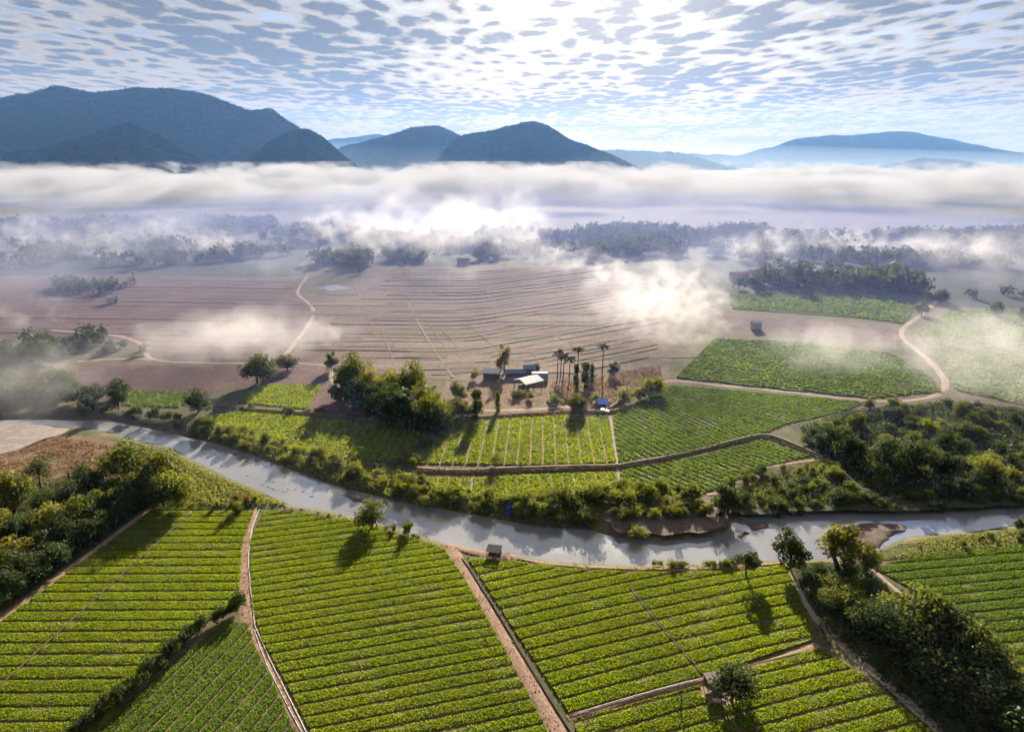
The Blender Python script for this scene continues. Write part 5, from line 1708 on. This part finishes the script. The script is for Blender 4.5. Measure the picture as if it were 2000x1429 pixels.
pump_raft(997, 1000, -0.4, .3, 'small blue pump platform at the foot of the pale walkway')
pump_raft(1690, 968, 0.1, -.2, 'blue pump shelter on the far bank below the thicket')
a, b = G(1645, 932), G(1688, 966)
MB().tube([(a[0], a[1], 1.6), (b[0], b[1], .9)], .07, 6).build('delivery_pipe', M['pipe'])
tag(bpy.data.objects['delivery_pipe'], 'straight pale pipe slanting down to the blue pump shelter', 'pipe')
g = G(1767, 1172)
o = empty('blue_barrel', (g[0], g[1], 0))
MB().tube([(0, 0, 0), (0, 0, .1), (0, 0, .45), (0, 0, .8), (0, 0, .9)], [.26, .29, .31, .29, .26], 14).build('barrel_body', M['blue'], o)
MB().tube([(0, 0, .9), (0, 0, .94)], .2, 12).build('lid', M['darkpipe'], o)
tag(o, 'blue barrel on the strip behind the lower right hedge', 'barrel')


# pipes
def pipe_line(px, r, z, mat, label, wob=0.12, seed=0, name='water_pipe'):
    L = smooth_line([G2(p) for p in px], 1.5)
    rr = np.random.default_rng(seed)
    w = np.convolve(rr.normal(size=len(L) + 8), np.ones(9) / 9, 'valid')[:len(L)] * wob * 2
    P = [(p[0] + w[k], p[1], z + 0.05 * w[k]) for k, p in enumerate(L)]
    o = MB().tube(P, r, 6).build(name, M[mat], None, True)
    tag(o, label, 'pipe')


pipe_line([(506, 995), (492, 1035), (486, 1080), (488, 1130), (494, 1180), (500, 1225), (525, 1285), (565, 1360), (606, 1445)], .055, .14, 'pipe', 'pale water pipe following the right side of the footpath', seed=1)
pipe_line([(497, 1230), (515, 1285), (555, 1365), (596, 1445)], .045, .12, 'pipe', 'second pale pipe joining the lower part of the footpath', seed=2)
pipe_line([(905, 1092), (930, 1132), (975, 1203), (1022, 1284), (1072, 1365), (1112, 1430)], .11, .16, 'darkpipe', 'dark pipe along the right edge of the cart track', seed=3)
pipe_line([(1112, 1398), (1240, 1360), (1340, 1333), (1378, 1326)], .05, .2, 'pipe', 'pale pipe running from the cart track to the hut', seed=4)
pipe_line(LINE_LEFT, .06, .34, 'wood', 'thin brown hose crossing the level beds at the left', seed=5, name='irrigation_hose')
pipe_line(LINE_RIGHT, .06, .34, 'palebark', 'thin pale hose crossing the rising beds down to the hut', seed=6, name='irrigation_hose')

# stones along the stony path and in the river
stone = MB()
ico = []
for k in range(10):
    ico.append((cos(k * 2.4) * (0.9 - 0.25 * (k % 3)), sin(k * 2.4) * (0.8 - 0.2 * (k % 2)), (k / 9 - .3) * .8))
import bmesh
bm_ = bmesh.new()
for c in ico:
    bm_.verts.new(c)
bmesh.ops.convex_hull(bm_, input=bm_.verts)
st_me = bpy.data.meshes.new('stone'); bm_.to_mesh(st_me); bm_.free(); st_me.materials.append(M['stone'])
L = smooth_line([G2(p) for p in [(1600, 1215), (1690, 1300), (1760, 1358), (1840, 1435)]], .6)
for k in range(34):
    p = L[int(VR.integers(len(L)))] + VR.normal(size=2) * .7
    s = VR.uniform(.12, .34)
    o = link('stone', st_me, None, (p[0], p[1], .1), VR.uniform(0, 6), (s, s * .8, s * .6))
    tag(o, 'pale stone lying on the stony path', 'stone', 'stones of the stony path')
rk_me = st_me.copy(); rk_me.materials[0] = M['rock']
rs = rand_in_poly([G2(p, -1.2) for p in [(420, 905), (520, 935), (600, 960), (640, 975), (560, 970), (480, 935)]], 26, 5)
for p in rs:
    s = VR.uniform(.15, .4)
    o = link('river_rock', rk_me, None, (p[0], p[1], WATER_Z + .05), VR.uniform(0, 6), (s * 1.5, s, s * .5))
    tag(o, 'dark rock breaking the surface of the river rapids', 'rock', 'rocks of the river rapids')


# ------------------------------------------------------------------ labels of crowded things: their place in the row
ORD = ['', 'second ', 'third ', 'fourth ', 'fifth ', 'sixth ', 'seventh ', 'eighth ', 'ninth ', 'tenth ', 'eleventh ', 'twelfth ', 'thirteenth ', 'fourteenth ', 'fifteenth ', 'sixteenth ', 'seventeenth ', 'eighteenth ', 'nineteenth ', 'twentieth ']


def ordinal_labels(group, how):
    """members that look alike are told apart by their order from the left"""
    by = {}
    for o_ in COL.objects:
        if o_.get('group') == group:
            mats_ = [c.data.materials[0].name for c in o_.children if c.data and c.name.startswith('crown')] or ([o_.data.materials[0].name] if o_.data else ['tree_leaf'])
            look = {'tree_leaf': 'green', 'dark_tree_leaf': 'dark', 'yellow_tree_leaf': 'yellowish', 'bank_bush_leaf': 'bright'}.get(mats_[0], 'green')
            by.setdefault(look, []).append(o_)
    for look, L_ in by.items():
        L_.sort(key=lambda o_: o_.location.x / o_.location.y)
        n_ = len(L_)
        for k_, o_ in enumerate(L_):
            pos = (ORD[k_] + 'from the left') if k_ < (n_ + 1) // 2 and k_ else ('leftmost' if k_ == 0 else ('rightmost' if k_ == n_ - 1 else ORD[n_ - 1 - k_] + 'from the right'))
            o_['label'] = how % look + ', ' + (pos if n_ > 1 else 'the only one')


ordinal_labels('trees of the left grove', '%s tree crowded into the left grove')
ordinal_labels('trees of the clump beside the farmyard', '%s tree of the tall clump left of the farmyard')
ordinal_labels('small trees at the yard corner', 'small %s tree between tall clump and column trees')
ordinal_labels('hedge belt at the lower right', '%s shrub of the lower right hedge belt')
ordinal_labels('taller trees of the right thicket', 'taller %s tree in front of the right thicket')
ordinal_labels('hedge between the left fields', '%s bush of the hedge dividing the lower left fields')
ordinal_labels('fringe bushes of the left grove', '%s bush on the lower fringe of the left grove')
ordinal_labels('undergrowth of the clump beside the farmyard', 'low %s bush at the foot of the tall clump')
ordinal_labels('near bank shrubs', 'low %s shrub on the near bank by the round tree')
ordinal_labels('bushes inside the track loop', 'hazy %s bush inside the pale track loop')
ordinal_labels('misty trees beyond the sandy bank', 'misty %s tree beyond the sandy bank')
ordinal_labels('blue misty trees at the left edge', 'blue misty %s tree above the river at the left edge')

# ------------------------------------------------------------------ haze, fog bank, mist
def haze_box():
    m, t = new_mat('haze_air')
    out = t.out()
    pv = t.n('ShaderNodeVolumePrincipled')
    pv.inputs['Color'].default_value = (0.19, 0.42, 1.0, 1)
    pv.inputs['Absorption Color'].default_value = (1, 1, 1, 1)
    pv.inputs['Density'].default_value = 3.7e-5
    pv.inputs['Anisotropy'].default_value = 0.3
    t.t.links.new(pv.outputs[0], out.inputs['Volume'])
    o = MB().box((0, 6200, 448), (30400, 15600, 903)).build('haze', m)
    tag(o, 'thin blue morning haze filling the whole valley', 'haze', kind='stuff')


def fog_mat(name, radii, density, scale, amp, seed, g=0.45, box=False, thr=0.0, stretch=(1, 1, 1), detail=4.0, col=(0.97, 0.97, 1.0), step=1.0, soft=0.35):
    m, t = new_mat(name)
    out = t.out()
    pv = t.n('ShaderNodeVolumePrincipled')
    pv.inputs['Color'].default_value = tuple(col) + (1,)
    pv.inputs['Anisotropy'].default_value = g
    p = t.n('ShaderNodeTexCoord').outputs['Object']
    q = t.vmath('DIVIDE', p, tuple(radii))
    if box:
        ab = t.vmath('ABSOLUTE', q)
        s = t.n('ShaderNodeSeparateXYZ'); t.put(s.inputs[0], ab)
        zz = t.n('ShaderNodeSeparateXYZ'); t.put(zz.inputs[0], q)
        fx = t.ss(s.outputs[0], 0.85, 1.0, 1, 0)
        fy = t.ss(s.outputs[1], 0.70, 1.0, 1, 0)
        fall = t.math('MULTIPLY', fx, fy)
    else:
        r2 = t.vmath('DOT_PRODUCT', q, q)
        fall = t.math('SUBTRACT', 1.0, r2, clamp=True)
    off = t.n('ShaderNodeMapping'); t.put(off.inputs[0], p)
    off.inputs['Location'].default_value = (seed * 131.7, seed * 57.3, seed * 23.1)
    off.inputs['Scale'].default_value = stretch
    n = t.noise(off.outputs[0], scale, detail, 0.58, 0.35)
    if box:
        # billowing top: the noise lifts and lowers the upper edge
        top = t.math('ADD', zz.outputs[2], t.math('MULTIPLY', t.math('SUBTRACT', n, 0.5), -amp))
        fall = t.math('MULTIPLY', fall, t.ss(top, 0.05, 0.65, 1, 0))
    v = t.math('ADD', fall, t.math('MULTIPLY', t.math('SUBTRACT', n, 0.5), amp))
    v = t.ss(v, thr, thr + soft)
    v = t.math('MULTIPLY', t.math('MULTIPLY', v, fall), density)
    t.put(pv.inputs['Density'], v)
    t.t.links.new(pv.outputs[0], out.inputs['Volume'])
    m.cycles.volume_step_rate = step
    return m


def mist(name, c, radii, density, scale, amp, seed, label, box=False, **kw):
    m = fog_mat(name + '_air', radii, density, scale, amp, seed, box=box, **kw)
    if box:
        me = MB().box((0, 0, 0), np.array(radii) * 2).mesh(name, m)
    else:
        V, F = [], []
        nu, nv = 14, 8
        for i_ in range(nv + 1):
            th = pi * i_ / nv
            for j_ in range(nu):
                V.append((radii[0] * sin(th) * cos(2 * pi * j_ / nu) * 1.03, radii[1] * sin(th) * sin(2 * pi * j_ / nu) * 1.03, radii[2] * cos(th)))
        for i_ in range(nv):
            for j_ in range(nu):
                F.append((i_ * nu + j_, (i_ + 1) * nu + j_, (i_ + 1) * nu + (j_ + 1) % nu, i_ * nu + (j_ + 1) % nu))
        me = MB().add(V, F).mesh(name, m)
    o = link(name, me, None, c)
    tag(o, label, name.split('_')[0], kind='stuff')
    return o


haze_box()
FOG = (0.50, 0.53, 0.64)
PUFF = (0.70, 0.71, 0.78)
THIN = (0.50, 0.56, 0.76)
# the long bank in front of the hills
mist('fog_bank', (0, 2050, 12), (3200, 1180, 58), 0.0085, 0.0058, 3.4, 1, 'long white fog bank lying in front of the hills', box=True, step=0.06, stretch=(1, 0.7, 1.8), thr=0.45, soft=0.8, g=0.15, col=FOG, detail=4.0)


def puff(px, py, rx_px, rz_px, density, seed, label, depth=None, lift=0.0, scale=None, amp=3.2, **kw):
    """a wisp whose foot stands at ground row py"""
    g = G(px, py)
    k = (g[1] ** 2 + CAM_H ** 2) ** 0.5 / FPX
    rx, rz = rx_px * k, rz_px * k
    ry = depth or rx * 0.8
    a = dict(thr=0.36, soft=0.8, g=0.45, col=PUFF, step=0.35, detail=4.0, stretch=(1, 1, 1.2))
    a.update(kw)
    mist('mist_patch', (g[0], g[1], rz * 0.6 + lift), (rx, ry, rz), density, scale or 3.6 / rx, amp, seed, label, **a)


puff(1305, 672, 165, 130, 0.024, 2, 'dense bright puff of mist right of the palms', thr=0.42, depth=30, amp=4.2, scale=0.16)
puff(1215, 640, 150, 95, 0.012, 14, 'thin tail of mist left of the dense bright puff', thr=0.45, depth=40)
puff(450, 690, 260, 62, 0.026, 3, 'flat pale sheet of mist over the left ploughed ground', depth=50)
puff(850, 505, 260, 105, 0.015, 4, 'tall ragged cloud of mist below the fog bank in the centre', depth=80, thr=0.55)
puff(1015, 518, 95, 110, 0.011, 5, 'narrow standing wisp of mist right of the ragged cloud', depth=45)
puff(130, 590, 420, 150, 0.0028, 6, 'wide thin mist over the far left fields', depth=150, col=THIN, thr=0.62)
puff(1930, 765, 250, 125, 0.016, 7, 'soft mist drifting over the right edge fields', depth=45)
puff(1620, 720, 180, 70, 0.014, 8, 'faint wisp over the hazy green field', depth=30)
puff(60, 800, 220, 110, 0.009, 9, 'thin mist among the left riverside trees', depth=35)
puff(1940, 560, 240, 95, 0.007, 10, 'mist patch in the upper right below the fog', depth=100, thr=0.6)
puff(560, 555, 150, 100, 0.005, 11, 'slanting thin wisp near the pond track', depth=70, col=THIN, thr=0.62)
puff(350, 500, 280, 80, 0.0038, 12, 'torn mist hanging over the left village houses', depth=90, col=THIN, thr=0.62)
puff(1420, 545, 240, 80, 0.0038, 13, 'torn mist over the right hamlet', depth=90, col=THIN, thr=0.62)


def ground_mist():
    m, t = new_mat('ground_mist_air')
    out = t.out()
    pv = t.n('ShaderNodeVolumePrincipled')
    pv.inputs['Color'].default_value = (0.18, 0.26, 0.60, 1)
    pv.inputs['Absorption Color'].default_value = (0.3, 0.3, 0.3, 1)
    pv.inputs['Density'].default_value = 0.0018
    pv.inputs['Anisotropy'].default_value = 0.15
    t.t.links.new(pv.outputs[0], out.inputs['Volume'])
    # a thin lens of damp air, thinning to nothing at its rim
    V = []; F = []; n = 48
    for k in range(n):
        a = 2 * pi * k / n
        V.append((1500 * cos(a), 1250 + 1020 * sin(a), -0.4))
    for s, z in ((0.85, 7.0), (0.6, 14.0), (0.3, 18.0)):
        for k in range(n):
            a = 2 * pi * k / n
            V.append((1500 * s * cos(a), 1250 + 1020 * s * sin(a), z))
    for j in range(3):
        F += [(j * n + k, j * n + (k + 1) % n, (j + 1) * n + (k + 1) % n, (j + 1) * n + k) for k in range(n)]
    F += [tuple(3 * n + k for k in range(n)), tuple(range(n))[::-1]]
    o = MB().add(V, F).build('ground_mist', m)
    tag(o, 'thin ground mist over the middle of the valley', 'mist', kind='stuff')


ground_mist()


def lens(name, c, rx, ry, h, density, col, label, g=0.2, absorb=1.0, n=48):
    """even thin air held in a low dome that thins to nothing at its rim"""
    m, t = new_mat(name + '_air')
    out = t.out()
    pv = t.n('ShaderNodeVolumePrincipled')
    pv.inputs['Color'].default_value = tuple(col) + (1,)
    pv.inputs['Absorption Color'].default_value = (absorb, absorb, absorb, 1)
    pv.inputs['Density'].default_value = density
    pv.inputs['Anisotropy'].default_value = g
    t.t.links.new(pv.outputs[0], out.inputs['Volume'])
    V = []; F = []
    rings = ((1.0, 0.0), (0.9, 0.09), (0.75, 0.21), (0.55, 0.40), (0.3, 0.68), (0.04, 1.0))
    for s_, z in rings:
        for k in range(n):
            a = 2 * pi * k / n
            V.append((rx * s_ * cos(a), ry * s_ * sin(a), -0.5 + h * z))
    for j in range(len(rings) - 1):
        F += [(j * n + k, j * n + (k + 1) % n, (j + 1) * n + (k + 1) % n, (j + 1) * n + k) for k in range(n)]
    F += [tuple((len(rings) - 1) * n + k for k in range(n)), tuple(range(n))[::-1]]
    o = MB().add(V, F).build(name, m)
    o.location = c
    tag(o, label, 'mist', kind='stuff')


lens('valley_mist', (0, 520, 0), 900, 400, 60, 0.0020, (0.17, 0.21, 0.46), 'pale morning mist spread over the fields beyond the river', absorb=0.12)
lens('hill_mist', (0, 5600, 0), 9000, 3400, 240, 0.8e-4, (0.45, 0.62, 1.0), 'bluish mist at the feet of the hills')
# torn wisps over the middle distance
for k, (px, py, rx_, rz_, dn, where) in enumerate(((60, 490, 130, 55, .010, 'over the far left woods'), (200, 505, 120, 60, .011, 'over the pale misty house at the left'), (330, 478, 130, 45, .009, 'above the left village roofs'),
        (420, 505, 100, 50, .011, 'left of the longest village roof'), (640, 480, 110, 60, .012, 'over the wood behind the pond'), (720, 515, 110, 75, .014, 'slanting up right of the pond'),
        (820, 470, 150, 55, .012, 'high in the centre under the fog bank'), (930, 455, 120, 50, .012, 'at the foot of the fog bank in the centre'), (1100, 530, 110, 45, .012, 'at the top of the fallow ground'),
        (1185, 560, 90, 55, .016, 'left of the dense puff'), (1480, 515, 120, 60, .011, 'in front of the red roofs'), (1590, 500, 130, 45, .010, 'behind the tall dark hamlet tree'),
        (1720, 505, 140, 50, .010, 'behind the dense dark clump'), (1860, 520, 150, 60, .011, 'over the far right fields'), (1760, 690, 110, 40, .012, 'at the bend of the pale road'),
        (640, 670, 130, 40, .012, 'over the pale bent track'), (60, 640, 160, 50, .012, 'over the left end of the ploughed ground'), (870, 560, 130, 40, .007, 'low over the middle of the fallow ground'))):
    puff(px, py, rx_, rz_, dn * 2.0, 30 + k, 'torn wisp of mist ' + where, thr=0.72, depth=(55 if py < 560 else 28), amp=3.6)

# billows standing up from the top of the bank
for k, (px, py, rx_, rz_, D_, where) in enumerate(((95, 352, 95, 17, 1000, 'at the far left'), (285, 362, 70, 15, 1050, 'below the left hill'), (425, 362, 85, 17, 1100, 'below the dark rounded hill'), (560, 360, 80, 11, 1200, 'left of the middle hill'),
        (840, 362, 100, 13, 1150, 'left of the central hill'), (1120, 358, 110, 14, 1100, 'under the central hill'), (1640, 358, 130, 12, 1200, 'below the pale right mountain'), (1930, 352, 90, 15, 1000, 'at the far right'))):
    c_ = far(px, py, D_); kk = D_ / FPX
    mist('fog_billow', (c_[0], c_[1], c_[2]), (rx_ * kk * 1.2, rx_ * kk, rz_ * kk * 1.9), 0.020, 2.4 / (rx_ * kk), 2.4, 60 + k, 'billow standing up from the fog bank ' + where, thr=0.3, soft=0.8, g=0.15, col=FOG, step=0.35, stretch=(1, 1, 2.2))
